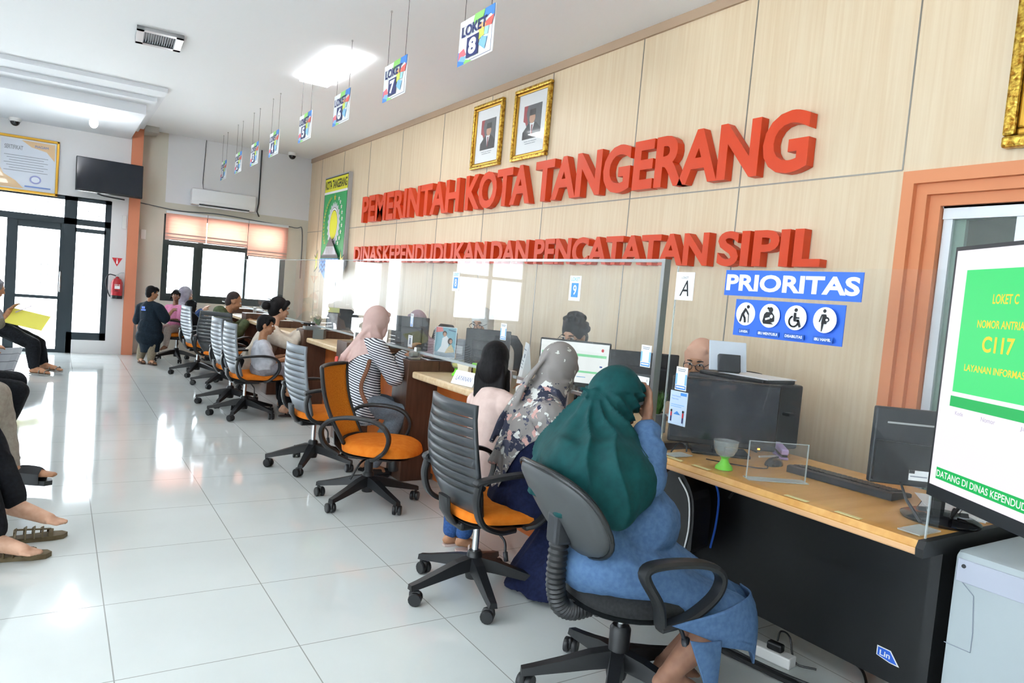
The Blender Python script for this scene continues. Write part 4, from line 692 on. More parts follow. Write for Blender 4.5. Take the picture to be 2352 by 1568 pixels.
SEATO = noisy('orange_seat_fabric','DD7620','E5832B',(1,1,1),25,.9,2,.04,spec=.15)
def cushion(b, w, d, z0, z1, x0, nose=.035, n=10, round_=3.2):
    """rounded square cushion, waterfall front"""
    rings = []
    for k,(s,z) in enumerate(((.86,z0),(.98,z0+.008),(1.0,z0+(z1-z0)*.55),(.97,z1-.012),(.86,z1-.001),(.5,z1+.004))):
        r = []
        for i in range(40):
            a = 2*PI*i/40; c,sn = math.cos(a),math.sin(a); q = (abs(c)**round_+abs(sn)**round_)**(-1/round_)
            x,y = c*q*d/2*s,sn*q*w/2*s; dz = -nose*max(0,(x/(d/2)-.45))**2*2.2 if k > 1 else 0
            r.append(V((x0+x,y*(1-.08*max(0,-x/(d/2))),z+dz)))
        rings.append(r)
    loft(b,rings)
def mesh_chair(label, slat_m, loc=(0,0,0), rz=0, group=None, spin=0.3):
    t = thing('office_chair',label,'chair',loc,rz,group); star_base(t,BLACK,.32,spin)
    b = NB(); lathe(b,[(.016,.19),(.016,.33)],12); put('gas_lift',b,CHROME,t,40); b = NB(); box(b,(-.13,-.08,.325),(.12,.08,.365),.012); put('mechanism',b,BLACK,t)
    b = NB(); tube(b,spline([(.02,-.08,.34),(.02,-.17,.325),(.03,-.2,.30),(.03,-.21,.25)]),.006,6); tube(b,[(.03,-.21,.26),(.035,-.215,.22)],.011,8); put('height_lever',b,BLACK,t,True)
    b = NB(); cushion(b,.47,.50,.372,.43,.045); put('seat',b,SEATO,t,50); b = NB(); cushion(b,.44,.44,.352,.376,.03,.02); put('seat_shell',b,BLACK,t,50)
    # back: curved plastic shell with slots
    b = NB(); cols = [-1,-.93,-.62,-.3,0,.3,.62,.93,1]; rows = []; z = .405
    zs = [.40,.44,.455,.46,.52,.526]; 
    for i in range(8): zs += [.555+i*.042,.561+i*.042]
    zs += [.885,.91]; grid = []
    for z in zs:
        f = (z-.40)/.51; hw = .205+.035*math.sin(PI*min(1,f*1.15))-.045*max(0,.25-f)*4*.6; row = []
        for c in cols: row.append(b.verts.new(V((-.205-.10*f-.03*math.sin(PI*f)*.0+.035*c*c-.03*math.sin(f*PI*1.1)+.03, c*hw, z))))
        grid.append(row)
    for r in range(len(grid)-1):
        slot = abs(zs[r+1]-zs[r]-.006) < .0008 and zs[r] > .5
        for c in range(len(cols)-1):
            if slot and 1 <= c <= 6: continue
            b.faces.new((grid[r][c],grid[r][c+1],grid[r+1][c+1],grid[r+1][c]))
    o = put('backrest',b,slat_m,t,40); md = o.modifiers.new('thickness','SOLIDIFY'); md.thickness = .016; md.offset = 0
    b = NB(); ribbon(b,[(-.10,0,.345),(-.20,0,.35),(-.235,0,.40),(-.245,0,.47)],.05,.011); put('back_bracket',b,BLACK,t,40)
    for s in (-1,1):
        b = NB(); pts = spline([(-.19,s*.235,.56),(-.23,s*.25,.585),(-.19,s*.262,.60),(-.10,s*.268,.612),(.04,s*.27,.617),(.13,s*.27,.595),(.175,s*.27,.545),(.165,s*.265,.46),(.10,s*.25,.385),(.05,s*.22,.36)],5); ribbon(b,pts,.024,.012)
        pts = spline([(-.215,s*.25,.585),(-.225,s*.255,.50),(-.19,s*.255,.41),(-.10,s*.245,.365),(.0,s*.22,.358)],5); ribbon(b,pts,.022,.013); put('armrest',b,BLACK,t,40)
    for o in t.children:
        if o.name.split('.')[0] in ('seat','seat_shell','backrest','back_bracket','armrest'): o.data.transform(Matrix.Translation((.06,0,.005)))
    return t
SLATD = mat('slat_charcoal','34383C',.38); SLATS = mat('slat_silver','7C848C',.4,.1)
cA = mesh_chair('black slatted chair with orange seat, woman in floral scarf sitting on it',SLATD,(1.69,2.79,0),R(0),'orange office chairs',R(40))
cS = mesh_chair('grey slatted orange chair, empty, left of the orange mesh chair',SLATS,(1.66,5.20,0),R(3),'orange office chairs',.35)
dup(cS,(1.60,7.25,0),R(4),'grey slatted orange chair carrying the boy in the grey shirt','orange office chairs')
dup(cS,(1.60,7.92,0),R(3),'grey slatted orange chair behind the boy, under the woman in cream','orange office chairs')
dup(cA,(1.73,9.2,0),R(50),'black slatted orange chair with its broad back to the camera','orange office chairs')
dup(cS,(1.62,10.2,0),R(8),'grey slatted orange chair behind the broad black backed one','orange office chairs')
dup(cA,(1.56,11.72,0),R(160),'orange chair turned sideways under the girl in pink','orange office chairs')
# orange mesh-backed chair
MESHO = noisy('orange_mesh','C9741C','DE8C2E',(1,1,1),180,.8,1,spec=.15)
t = thing('office_chair','empty chair with orange mesh back in black frame, turned away from the counter','chair',(1.73,4.25,0),R(-38),'orange office chairs'); star_base(t,BLACK,.33,R(32))
b = NB(); lathe(b,[(.028,.19),(.024,.36)],12); put('gas_lift',b,BLACK,t,40); b = NB(); box(b,(-.15,-.09,.345),(.14,.09,.385),.012); put('mechanism',b,BLACK,t); b = NB(); lathe(b,[(.03,-.05),(.034,-.045),(.034,.045),(.03,.05)],14,(.13,0,.325)); put('tilt_knob',b,BLACK,t,40)
b = NB(); tube(b,spline([(-.02,-.09,.36),(-.04,-.17,.34),(-.07,-.21,.27),(-.08,-.215,.25)]),.007,6); put('height_lever',b,BLACK,t,True)
b = NB(); cushion(b,.49,.50,.395,.47,.05,.05,round_=2.6); put('seat',b,SEATO,t,50); b = NB(); cushion(b,.44,.44,.378,.398,.03,.02); put('seat_shell',b,BLACK,t,50)
def backpt(c,f): hw = .185+.045*f-.03*max(0,.3-f); return V((-.20-.15*f+.05*c*c-.035*math.sin(PI*f),c*hw,.46+.45*f))
b = NB(); g = [[b.verts.new(backpt(c/6,r/12)) for c in range(-6,7)] for r in range(13)]
for r in range(12):
    for c in range(12): b.faces.new((g[r][c],g[r][c+1],g[r+1][c+1],g[r+1][c]))
o = put('mesh_back',b,MESHO,t,True); md = o.modifiers.new('thickness','SOLIDIFY'); md.thickness = .004
b = NB(); loop = [backpt(-1,f/8) for f in range(9)]+[backpt(c/6,1) for c in range(-5,6)]+[backpt(1,f/8) for f in range(8,-1,-1)]+[backpt(c/6,0) for c in range(5,-6,-1)]; loop.append(loop[0]); tube(b,loop,.013,8); put('back_frame',b,BLACK,t,True)
b = NB(); ribbon(b,[(-.10,0,.37),(-.20,0,.375),(-.245,0,.42),(-.255,0,.50)],.06,.012); put('back_bracket',b,BLACK,t,40)
for s in (-1,1):
    b = NB(); pts = spline([(-.16,s*.23,.40),(-.24,s*.255,.46),(-.265,s*.262,.54),(-.22,s*.27,.605),(-.12,s*.275,.635),(.02,s*.275,.635),(.11,s*.275,.605),(.155,s*.272,.54),(.14,s*.265,.46),(.08,s*.25,.40),(.04,s*.22,.385)],5); ribbon(b,pts,.026,.013); put('armrest',b,BLACK,t,40)
for o in t.children:
    if o.name.split('.')[0] in ('seat','seat_shell','mesh_back','back_frame','back_bracket','armrest','mechanism','tilt_knob','height_lever'): o.data.transform(Matrix.Translation((.03,0,-.055)))
# round-backed black task chair in front
SHELL = mat('shell_grey','46494B',.5); PADB = noisy('black_cloth','17181A','232527',(1,1,1),90,.9,2)
t = thing('task_chair','black task chair with round back and ribbed back post, woman in green scarf on it','chair',(1.735,1.825,0),R(-6)); star_base(t,BLACK,.33,R(158))
b = NB(); lathe(b,[(.036,.12),(.038,.25),(.030,.262)],16); put('lift_cover',b,BLACK,t,40); b = NB(); lathe(b,[(.014,.26),(.014,.345)],12); put('gas_lift',b,CHROME,t,40); b = NB(); box(b,(-.16,-.07,.335),(.12,.07,.37),.01); put('mechanism',b,BLACK,t)
b = NB(); cushion(b,.47,.46,.375,.435,.02,.03,round_=2.5); put('seat',b,PADB,t,50); b = NB(); cushion(b,.49,.48,.362,.384,.02,.02,round_=2.5); put('seat_rim',b,mat('gloss_trim','25282A',.22),t,50)
def oval(d,sc,n=36): # back plate ring: across y .2, up z .15, tilted
    out = []
    for i in range(n):
        a = 2*PI*i/n; y = .235*sc*math.copysign(abs(math.cos(a))**.85,math.cos(a)); z = .175*sc*math.copysign(abs(math.sin(a))**.85,math.sin(a)); q = V((-.02*(y/.2)**2*-1.2+d,y,z)); out.append(Matrix.Translation((-.305,0,.695)) @ Matrix.Rotation(R(-33),4,'Y') @ q)
    return out
b = NB(); loft(b,[oval(-.022,.25),oval(-.022,.7),oval(-.014,.93),oval(0,1.0),oval(.006,1.0)]); put('back_shell',b,SHELL,t,50)
b = NB(); loft(b,[oval(.006,.97),oval(.022,.96),oval(.035,.86),oval(.04,.5),oval(.04,.15)]); put('back_pad',b,PADB,t,50)
b = NB(); tube(b,oval(.003,1.02)+[oval(.003,1.02)[0]],.009,8); put('trim_ring',b,mat('gloss_trim','25282A'),t,True)
b = NB(); box(b,(-.325,-.035,.58),(-.255,.035,.69),.014); put('back_bracket',b,DARK,t)
b = NB(); pts = spline([(-.285,0,.63),(-.29,0,.52),(-.285,0,.43),(-.26,0,.365),(-.21,0,.34),(-.14,0,.345)],10); tube(b,pts,[.030+.005*(i%2) for i in range(len(pts))],14); put('bellows',b,BLACK,t,30)
for s in (-1,1):
    b = NB(); pts = spline([(-.04,s*.255,.38),(-.07,s*.27,.46),(-.14,s*.275,.565),(-.07,s*.275,.59),(.10,s*.275,.575),(.175,s*.275,.53),(.16,s*.27,.46),(.06,s*.265,.395),(-.04,s*.25,.37)],6); ribbon(b,pts,.024,.014); put('armrest',b,BLACK,t,40)
b = NB(); tube(b,spline([(.07,-.12,.36),(.10,-.18,.33),(.12,-.2,.28)]),.007,6); tube(b,[(.12,-.2,.29),(.13,-.205,.24)],[.014,.019],8); put('height_lever',b,DARK,t,True)
# staff chairs behind the counter
def staff_chair(x,y,rz,label):
    t = thing('staff_chair',label,'chair',(x,y,0),rz,'staff chairs behind the counter'); star_base(t,BLACK,.29,.2); b = NB(); lathe(b,[(.025,.19),(.022,.40)],12); put('gas_lift',b,BLACK,t,40); b = NB(); cushion(b,.46,.44,.41,.47,.0,.03); put('seat',b,PADB,t,50)
    b = NB(); rings = []
    for f in (0,.12,.5,.85,1): 
        hw = (.14,.2,.22,.19,.1)[int(f*4.2) if f<1 else 4]; rings.append([V((-.20-.06*f+.018*math.cos(a)+.03*abs(math.sin(a)),hw*math.sin(a),.56+.50*f)) for a in (2*PI*k/20 for k in range(20))])
    loft(b,rings); put('backrest',b,PADB,t,True); b = NB(); ribbon(b,[(0,0,.40),(-.2,0,.40),(-.245,0,.5),(-.245,0,.7)],.03,.01); put('back_bracket',b,BLACK,t,40); return t
s0 = staff_chair(3.33,2.86,R(180),'black staff chair behind the desk by the panelled wall')
for x,y,l in ((3.10,3.95,'black staff chair under the curly haired clerk'),(3.10,5.18,'black staff chair under the clerk in white scarf'),(3.10,6.36,'black staff chair under the clerk in mauve scarf')): dup(s0,(x,y,0),R(192),l,'staff chairs behind the counter')
dup(s0,(3.2,9.0,0),R(60),'black staff chair with its round back showing through the far acrylic','staff chairs behind the counter')
# waiting bench on the left
PERF = mat('bench_steel','363A40',.6); t = thing('waiting_bench','perforated grey steel waiting bench at the left edge','bench',(-.6,6.6,0),world=True,group=None)
for y0 in (3.5,4.1,4.7,5.3,5.9,6.5,7.1,7.7,8.3):
    b = NB(); pr = [(-.26,.435),(-.275,.40),(-.3,.405),(-.72,.38),(-.74,.41),(-.72,.415),(-.33,.435),(-.28,.445)]; prism(b,pr,(0,y0,0),(1,0,0),(0,0,1),(0,1,0),.57); put('seat',b,PERF,t)
    b = NB(); prism(b,[(-.74,.42),(-.86,.82),(-.88,.81),(-.76,.41)],(0,y0,0),(1,0,0),(0,0,1),(0,1,0),.57); put('backrest',b,PERF,t)
b = NB(); box(b,(-.56,3.4,.33),(-.5,9.0,.385),.006); put('beam',b,METAL,t)
for y in (3.7,5.6,7.5,8.8):
    b = NB(); box(b,(-.56,y,.0),(-.5,y+.05,.34)); box(b,(-.80,y,.0),(-.25,y+.05,.03),.008); put('leg',b,METAL,t)

# joint positions of the figures (metres)
JT = {
 'green': dict(pel=(1.691,1.850,0.493),chest=(1.594,1.911,0.796),neck=(1.657,1.927,0.922),head=(1.705,1.940,1.037),rsh=(1.612,1.823,0.893),lsh=(1.763,2.043,0.844),rel=(1.726,1.744,0.809),rwr=(1.774,1.868,0.981),rhd=(1.832,1.921,1.083),lel=(1.944,1.985,0.662),lwr=(2.046,1.892,0.604),rhip=(1.647,1.772,0.497),lhip=(1.775,1.913,0.452),rkn=(1.995,1.586,0.355),ran=(1.777,1.629,0.163),rto=(1.937,1.590,0.072),lkn=(2.199,1.724,0.289),lan=(1.927,1.789,0.093),lto=(2.095,1.771,0.027),belly=(1.769,1.834,0.632)),
 'floral': dict(pel=(1.916,2.751,0.446),chest=(1.901,2.731,0.704),neck=(1.979,2.766,0.894),head=(2.068,2.792,1.054),rsh=(1.895,2.579,0.847),lsh=(2.028,2.920,0.823),rel=(2.033,2.514,0.686),rwr=(2.258,2.615,0.791),lel=(2.234,2.919,0.672),lwr=(2.414,2.872,0.792),rhip=(1.877,2.657,0.456),lhip=(1.972,2.832,0.430),rkn=(2.196,2.623,0.354),ran=(2.016,2.600,0.076),rto=(2.151,2.570,0.036),lkn=(2.293,2.798,0.335),lan=(2.153,2.747,0.032),lto=(2.295,2.712,-0.009)),
 'girl': dict(pel=(1.984,3.258,0.484),chest=(2.010,3.281,0.722),neck=(2.028,3.304,0.873),head=(2.050,3.338,1.030),rsh=(2.039,3.149,0.805),lsh=(2.023,3.444,0.785),rel=(2.134,3.140,0.687),rwr=(2.264,3.241,0.774),lel=(2.118,3.530,0.673),lwr=(2.246,3.518,0.815),rhip=(1.985,3.186,0.487),lhip=(1.991,3.335,0.474),rkn=(1.929,3.253,0.266),ran=(1.882,3.246,0.075),rto=(1.963,3.226,0.032),lkn=(1.913,3.393,0.239),lan=(1.870,3.371,0.049),lto=(1.957,3.372,0.007)),
 'stripe': dict(pel=(1.906,4.848,0.538),chest=(1.914,4.921,0.797),neck=(1.952,4.968,0.970),head=(2.014,4.998,1.109),rsh=(1.935,4.751,0.944),lsh=(2.006,5.088,0.960),rel=(2.056,4.707,0.740),rwr=(2.167,4.824,0.874),rhd=(2.238,4.840,0.906),lel=(2.168,5.017,0.758),lwr=(2.277,5.027,0.886),rhip=(1.907,4.764,0.536),lhip=(1.970,4.925,0.524),rkn=(2.120,4.707,0.488),ran=(2.011,4.699,0.232),rto=(2.125,4.682,0.184),lkn=(2.229,4.874,0.482),lan=(2.143,4.851,0.209),lto=(2.247,4.840,0.164)),
 'cream': dict(pel=(1.750,7.553,0.315),chest=(1.802,7.541,0.620),neck=(1.907,7.551,0.864),head=(1.966,7.586,1.055),rsh=(1.878,7.325,0.779),lsh=(1.929,7.710,0.792),rel=(2.028,7.283,0.714),rwr=(2.182,7.431,0.828),rhd=(2.245,7.452,0.866),lel=(2.107,7.673,0.710),lwr=(2.251,7.626,0.847),rhip=(1.761,7.427,0.316),lhip=(1.801,7.604,0.318),rkn=(2.148,7.296,0.298),ran=(1.966,7.161,0.110),rto=(2.064,7.173,-0.004),lkn=(2.212,7.458,0.306),lan=(2.080,7.326,0.112),lto=(2.174,7.319,0.021)),
 'boy': dict(pel=(1.728,7.133,0.418),chest=(1.717,7.154,0.604),neck=(1.723,7.184,0.747),head=(1.751,7.202,0.905),rsh=(1.772,7.031,0.705),lsh=(1.731,7.294,0.697),rel=(1.796,7.004,0.552),rwr=(1.914,7.113,0.636),rhd=(1.963,7.144,0.673),lel=(1.873,7.312,0.546),lwr=(1.975,7.228,0.629),rhip=(1.731,7.072,0.410),lhip=(1.753,7.200,0.409),rkn=(1.914,7.037,0.408),ran=(1.896,6.973,0.174),rto=(1.983,6.973,0.130),lkn=(1.957,7.153,0.410),lan=(1.944,7.098,0.196),lto=(2.022,7.092,0.152)),
 'man': dict(pel=(1.755,9.994,0.352),chest=(1.793,9.989,0.625),neck=(1.899,9.960,0.840),head=(1.986,9.953,1.020),rsh=(1.826,9.740,0.760),lsh=(1.888,10.200,0.765),rel=(2.023,9.723,0.636),rwr=(2.137,9.838,0.770),lel=(2.068,10.171,0.641),lwr=(2.188,10.103,0.771),rkn=(2.136,9.867,0.338),ran=(2.061,9.840,0.118),rto=(2.146,9.842,0.085),lkn=(2.179,10.019,0.346),lan=(2.117,9.983,0.130),lto=(2.204,9.985,0.102),rhip=(1.770,9.889,0.347),lhip=(1.793,10.088,0.349)),
 'lilac': dict(pel=(1.639,11.976,0.369),chest=(1.646,11.990,0.624),neck=(1.660,11.994,0.820),head=(1.690,12.012,0.996),rsh=(1.652,11.817,0.756),lsh=(1.686,12.213,0.775),rel=(1.802,11.828,0.604),rwr=(1.934,11.933,0.767),lel=(1.844,12.161,0.637),lwr=(1.960,12.096,0.772),rkn=(1.945,11.897,0.356),ran=(1.916,11.842,0.157),rto=(1.995,11.848,0.124),lkn=(1.971,12.060,0.363),lan=(1.952,11.998,0.175),lto=(2.032,12.004,0.136),rhip=(1.666,11.899,0.364),lhip=(1.673,12.049,0.371)),
 'black': dict(pel=(1.645,11.199,0.389),chest=(1.642,11.216,0.596),neck=(1.648,11.234,0.741),head=(1.668,11.253,0.849),rsh=(1.654,11.097,0.700),lsh=(1.642,11.342,0.702),rel=(1.765,11.101,0.593),rwr=(1.841,11.179,0.706),lel=(1.778,11.308,0.609),lwr=(1.855,11.266,0.713),rkn=(1.855,11.147,0.377),ran=(1.847,11.117,0.227),rto=(1.910,11.134,0.201),lkn=(1.868,11.233,0.382),lan=(1.874,11.219,0.236),lto=(1.939,11.235,0.204),rhip=(1.664,11.127,0.384),lhip=(1.669,11.244,0.392)),
 'pink': dict(pel=(1.453,11.764,0.406),chest=(1.455,11.779,0.628),neck=(1.457,11.813,0.784),head=(1.458,11.821,0.901),rsh=(1.380,11.833,0.712),lsh=(1.537,11.757,0.720),rel=(1.349,11.761,0.584),rwr=(1.400,11.604,0.508),lel=(1.561,11.661,0.603),lwr=(1.507,11.571,0.516),rkn=(1.397,11.477,0.384),ran=(1.427,11.444,0.183),rto=(1.403,11.373,0.146),lkn=(1.497,11.437,0.386),lan=(1.505,11.418,0.189),lto=(1.486,11.344,0.152),rhip=(1.415,11.740,0.393),lhip=(1.489,11.717,0.399)),
 'navyboy': dict(pel=(1.153,11.339,0.417),chest=(1.141,11.369,0.726),neck=(1.145,11.377,0.876),head=(1.156,11.379,1.007),lsh=(1.033,11.502,0.786),rsh=(1.252,11.243,0.803),lel=(1.009,11.503,0.584),lwr=(1.021,11.425,0.441),rel=(1.333,11.240,0.653),rwr=(1.442,11.440,0.766),lhip=(1.104,11.393,0.398),rhip=(1.204,11.281,0.400),lkn=(1.074,11.398,0.208),lan=(1.050,11.402,0.044),lto=(1.086,11.235,0.021),rkn=(1.182,11.246,0.215),ran=(1.165,11.209,0.045),rto=(1.220,11.089,0.024)),
 'folder': dict(pel=(-0.686,10.489,0.305),chest=(-0.710,10.524,0.577),neck=(-0.683,10.519,0.761),head=(-0.614,10.513,0.964),rsh=(-0.632,10.269,0.717),lsh=(-0.696,10.739,0.721),rel=(-0.541,10.233,0.541),rwr=(-0.454,10.369,0.722),rhd=(-0.412,10.346,0.773),lel=(-0.512,10.654,0.525),lwr=(-0.399,10.504,0.596),lhd=(-0.338,10.404,0.580),rhip=(-0.636,10.360,0.299),lhip=(-0.649,10.560,0.310),rkn=(-0.201,10.120,0.350),ran=(-0.179,10.026,0.062),rto=(-0.029,9.923,-0.025),lkn=(-0.152,10.291,0.346),lan=(-0.089,10.208,0.093),lto=(0.091,10.028,0.025)),
 'blackleg': dict(rkn=(-0.194,5.712,0.394),lkn=(-0.213,5.927,0.405)),
 'beige': dict(rkn=(-0.277,5.122,0.556),ran=(-0.186,5.032,0.118),rto=(0.035,4.913,0.109)),
 'bare': dict(lkn=(-0.304,4.188,0.591),lan=(-0.116,4.039,0.196),lto=(0.093,3.934,0.103),rkn=(-0.316,4.072,0.512),ran=(-0.186,3.863,0.094),rto=(-0.015,3.749,0.037)),
 's13': dict(head=(3.012,2.749,1.122),neck=(3.142,2.714,0.970)),
 's12': dict(head=(2.970,3.851,1.159),neck=(3.051,3.847,0.989)),
 's10': dict(head=(2.949,5.056,1.155),neck=(3.032,5.049,0.987)),
 's11': dict(head=(2.944,6.303,1.060),neck=(3.026,6.296,0.882)),
}
# ================================================================ people
def blob(name, bm, m, parent, vox=.011, sm=3):
    bmesh.ops.recalc_face_normals(bm, faces=bm.faces[:])
    me = bpy.data.meshes.new(name); bm.to_mesh(me); bm.free(); ob = bpy.data.objects.new(name, me)
    r = ob.modifiers.new('r','REMESH'); r.mode = 'VOXEL'; r.voxel_size = vox; r.adaptivity = 0
    if sm: q = ob.modifiers.new('s','SMOOTH'); q.factor = .5; q.iterations = sm
    return obj(name, bake(ob), m, parent, True)
def wrinkle(o, amp=.004, freq=9, ax=(0,0,1), st=.35, mask=None, seed=0):
    ax = V(ax).normalized(); me = o.data; co = [v.co.copy() for v in me.vertices]; nr = [v.normal.copy() for v in me.vertices]
    for v,c,n in zip(me.vertices,co,nr):
        a = c.dot(ax); q = (c-ax*a*(1-st))*freq+V((seed,seed*1.7,0)); w = noise.noise(q+V((0,0,noise.noise(c*4)*.8)))
        v.co = c+n*(amp*(1-3.2*abs(w))*(mask(c) if mask else 1))
    return o
SK = {k: noisy('skin_'+k, a, b_, (1,1,1), 30, .55, 2, spec=.35) for k,a,b_ in (('tan','A87858','B98868'),('brown','8C6450','9A705A'),('light','C4977C','D0A68C'),('deep','6E4A38','7C5643'))}
HAIR = noisy('black_hair','0D0C0E','1B191B',(9,9,1.2),14,.62,3,spec=.2); EYEW = mat('eye_white','E4E0DC',.3); EYEB = mat('eye_dark','17100D',.2); LIP = mat('lips','9A5A50',.5); SPEC = mat('glasses_frame','2A2A2E',.3)
def J_(name): return {k: V(v) for k,v in JT[name].items()}
def seated(pel, yaw, s=.95, lean=8, **over):
    f = V((math.cos(R(yaw)),math.sin(R(yaw)),0)); l = V((-f.y,f.x,0)); u = V((0,0,1)); pel = V(pel); a = R(lean); sp = u*math.cos(a)+f*math.sin(a)
    J = dict(pel=pel, chest=pel+sp*.27*s, neck=pel+sp*.48*s); J['head'] = J['neck']+u*.165*s+f*.035*s
    for k,sg in (('l',1),('r',-1)):
        J[k+'sh'] = J['neck']-u*.055*s+l*sg*.17*s; J[k+'el'] = J[k+'sh']+(f*.35-u*.9+l*sg*.12).normalized()*.27*s; J[k+'wr'] = J[k+'el']+(f*.95+u*.15-l*sg*.25).normalized()*.24*s
        J[k+'hip'] = pel+l*sg*.085*s-u*.01; J[k+'kn'] = J[k+'hip']+f*.41*s+l*sg*.02; J[k+'an'] = V((J[k+'kn'].x,J[k+'kn'].y,.07))-f*.02; J[k+'to'] = V((J[k+'an'].x,J[k+'an'].y,.03))+f*.15*s
    J['f'] = f; J.update({k: V(v) for k,v in over.items()}); return J
def axes(J):
    l = (J['lsh']-J['rsh']); l.z *= .5; l.normalize(); return l
def torso(bm, J, s, k=0, low=-.07, belly=0, top=True):   # top: shoulder yoke too
    lp = (J['lhip']-J['rhip']); lp.z = 0; lp.normalize(); ls = axes(J); P0,P1,P2 = J['pel'],J['chest'],J['neck']; rings = []
    up0 = (P1-P0).normalized(); up1 = (P2-P1).normalized()
    for t,a,b in ((low/.48,.150,.105),(0,.165,.12),(.3,.142,.105),(.56,.152,.112),(.8,.158,.10),(.93,.12,.075),(1.02,.062,.055)):
        if t < .56: c = P0+(P1-P0)*(t/.56); u = up0
        else: c = P1+(P2-P1)*((t-.56)/.44); u = up1
        l = lp.lerp(ls, max(0,min(1,t))).normalized(); f = l.cross(u).normalized(); l = u.cross(f)
        w = min(1,(J['lsh']-J['rsh']).length/(.34*s)) if t > .5 else 1; ex = belly*math.exp(-((t-.28)/.2)**2)
        rings.append([c+l*(math.cos(q)*(a*s*w+k))+f*(math.sin(q)*(b*s+k)+(ex if math.sin(q)>0 else 0)*max(0,math.sin(q))) for q in (2*PI*i/20 for i in range(20))])
    loft(bm, rings)
    for sd in 'lr' if top else '': caps(bm, J['neck'].lerp(J[sd+'sh'],.15)-V((0,0,.03*s)), .052*s+k, J[sd+'sh'], .052*s+k)
def hand(bm, w, tip, n, s=1, curl=.5, thumb=1):
    w, tip, n = V(w), V(tip), V(n); d = (tip-w).normalized(); n = (n-d*n.dot(d)).normalized(); x = d.cross(n)
    M = Matrix((d,x,n)).transposed(); ell(bm, w+d*.048*s, (.05*s,.038*s,.016*s), M, 12, 8)
    for i,L in enumerate((.066,.074,.070,.056)):
        o = (i-1.5)*.019*s; p = w+d*.088*s+x*o; a = curl*.5; q = p+(d*math.cos(a)+n*math.sin(a)+x*(i-1.5)*.07)*L*.5*s; a = curl*1.6; r = q+(d*math.cos(a)+n*math.sin(a))*L*.5*s
        caps(bm, p-d*.02*s, .0092*s, q, .0085*s, 8); caps(bm, q, .0085*s, r, .0072*s, 8)
    p = w+d*.025*s+x*.028*s*thumb; q = p+(d*.65+x*.6*thumb+n*.35).normalized()*.042*s; caps(bm, p, .0125*s, q, .0105*s, 8); caps(bm, q, .0105*s, q+(d*.9+n*.35).normalized()*.03*s, .0085*s, 8)
def foot(bm, an, to, s=1, toes=False):
    an, to = V(an), V(to); d = (to-an); d.z *= .6; d.normalize(); caps(bm, an-V((0,0,.028*s))-d*.025*s, .030*s, an+(to-an)*.6, .030*s); caps(bm, an+V((0,0,.0)), .036*s, an+(to-an)*.65+V((0,0,.004)), .028*s)
    x = d.cross(V((0,0,1))).normalized()
    if toes:
        for i in range(5): p = an+(to-an)*.68+x*(i-2)*.0155*s; caps(bm, p, .012*s, p+d*(.062-.006*abs(i-1))*s, (.0115 if i==0 else .0085)*s, 8)
    else: caps(bm, an+(to-an)*.6+x*.016*s, .022*s, to+x*.012*s, .014*s); caps(bm, an+(to-an)*.6-x*.016*s, .022*s, to-x*.012*s, .014*s)
def head_frame(J):
    f = V(J.get('hf', J.get('f',(1,0,0)))).normalized(); u = V(J.get('hu',(0,0,1))); l = u.cross(f).normalized(); u = f.cross(l).normalized(); return f,l,u,Matrix((f,l,u)).transposed()
def head(bm, J, s, neck=True):
    f,l,u,M = head_frame(J); c = J['head']; P = lambda x,y,z: c+(f*x+l*y+u*z)*s
    ell(bm,P(-.012,0,.028),V((.094,.074,.096))*s,M); ell(bm,P(.030,0,-.022),V((.062,.060,.085))*s,M); ell(bm,P(.052,0,-.083),V((.034,.034,.026))*s,M,12,8)
    caps(bm,P(.088,0,.018),.0075*s,P(.108,0,-.024),.0125*s,8); ell(bm,P(.084,0,.034),V((.012,.045,.010))*s,M,10,6)
    for q in (-1,1):
        if not J.get('noears'): ell(bm,P(-.004,.075*q,-.006),V((.020,.008,.031))*s,M,10,8)
        ell(bm,P(.060,.034*q,-.028),V((.026,.024,.026))*s,M,10,6); ell(bm,P(.098,.010*q,-.028),.009*s,M,8,6)
    ell(bm,P(.084,0,-.058),V((.013,.023,.012))*s,M,10,6)
    if neck: caps(bm,J['neck']-u*.05*s,.054*s,P(-.012,0,-.06),.050*s)
def face(t, J, s, glasses=False, brows=True):
    f,l,u,M = head_frame(J); c = J['head']; P = lambda x,y,z: c+(f*x+l*y+u*z)*s
    for q in (-1,1):
        b = NB(); ell(b,P(.080,.031*q,.012),V((.013,.0155,.0085))*s,M,12,8); ell(b,P(.0875,.030*q,.012),V((.007,.0075,.0078))*s,M,10,8,1); put('eye',b,[EYEW,EYEB],t,True)
        if brows: b = NB(); tube(b,[P(.090,.014*q,.033),P(.094,.030*q,.038),P(.080,.048*q,.032)],[.0035*s,.0045*s,.003*s],6); put('eyebrow',b,HAIR,t,True)
    b = NB(); ell(b,P(.094,0,-.053),V((.008,.022,.0055))*s,M,12,6); ell(b,P(.093,0,-.063),V((.009,.019,.006))*s,M,12,6); put('lips',b,LIP,t,True)
    if glasses:
        b = NB()
        for q in (-1,1):
            tube(b,[P(.110+.004*math.cos(a)*0,(.036+.026*math.cos(a))*q,.006+.021*math.sin(a)) for a in (2*PI*i/18 for i in range(19))],.0022*s,6); tube(b,[P(.110,.062*q,.012),P(.04,.078*q,.012),P(-.005,.081*q,.006)],.002*s,5)
        tube(b,[P(.110,.011,.012),P(.113,0,.015),P(.110,-.011,.012)],.002*s,5); put('glasses',b,SPEC,t,True)
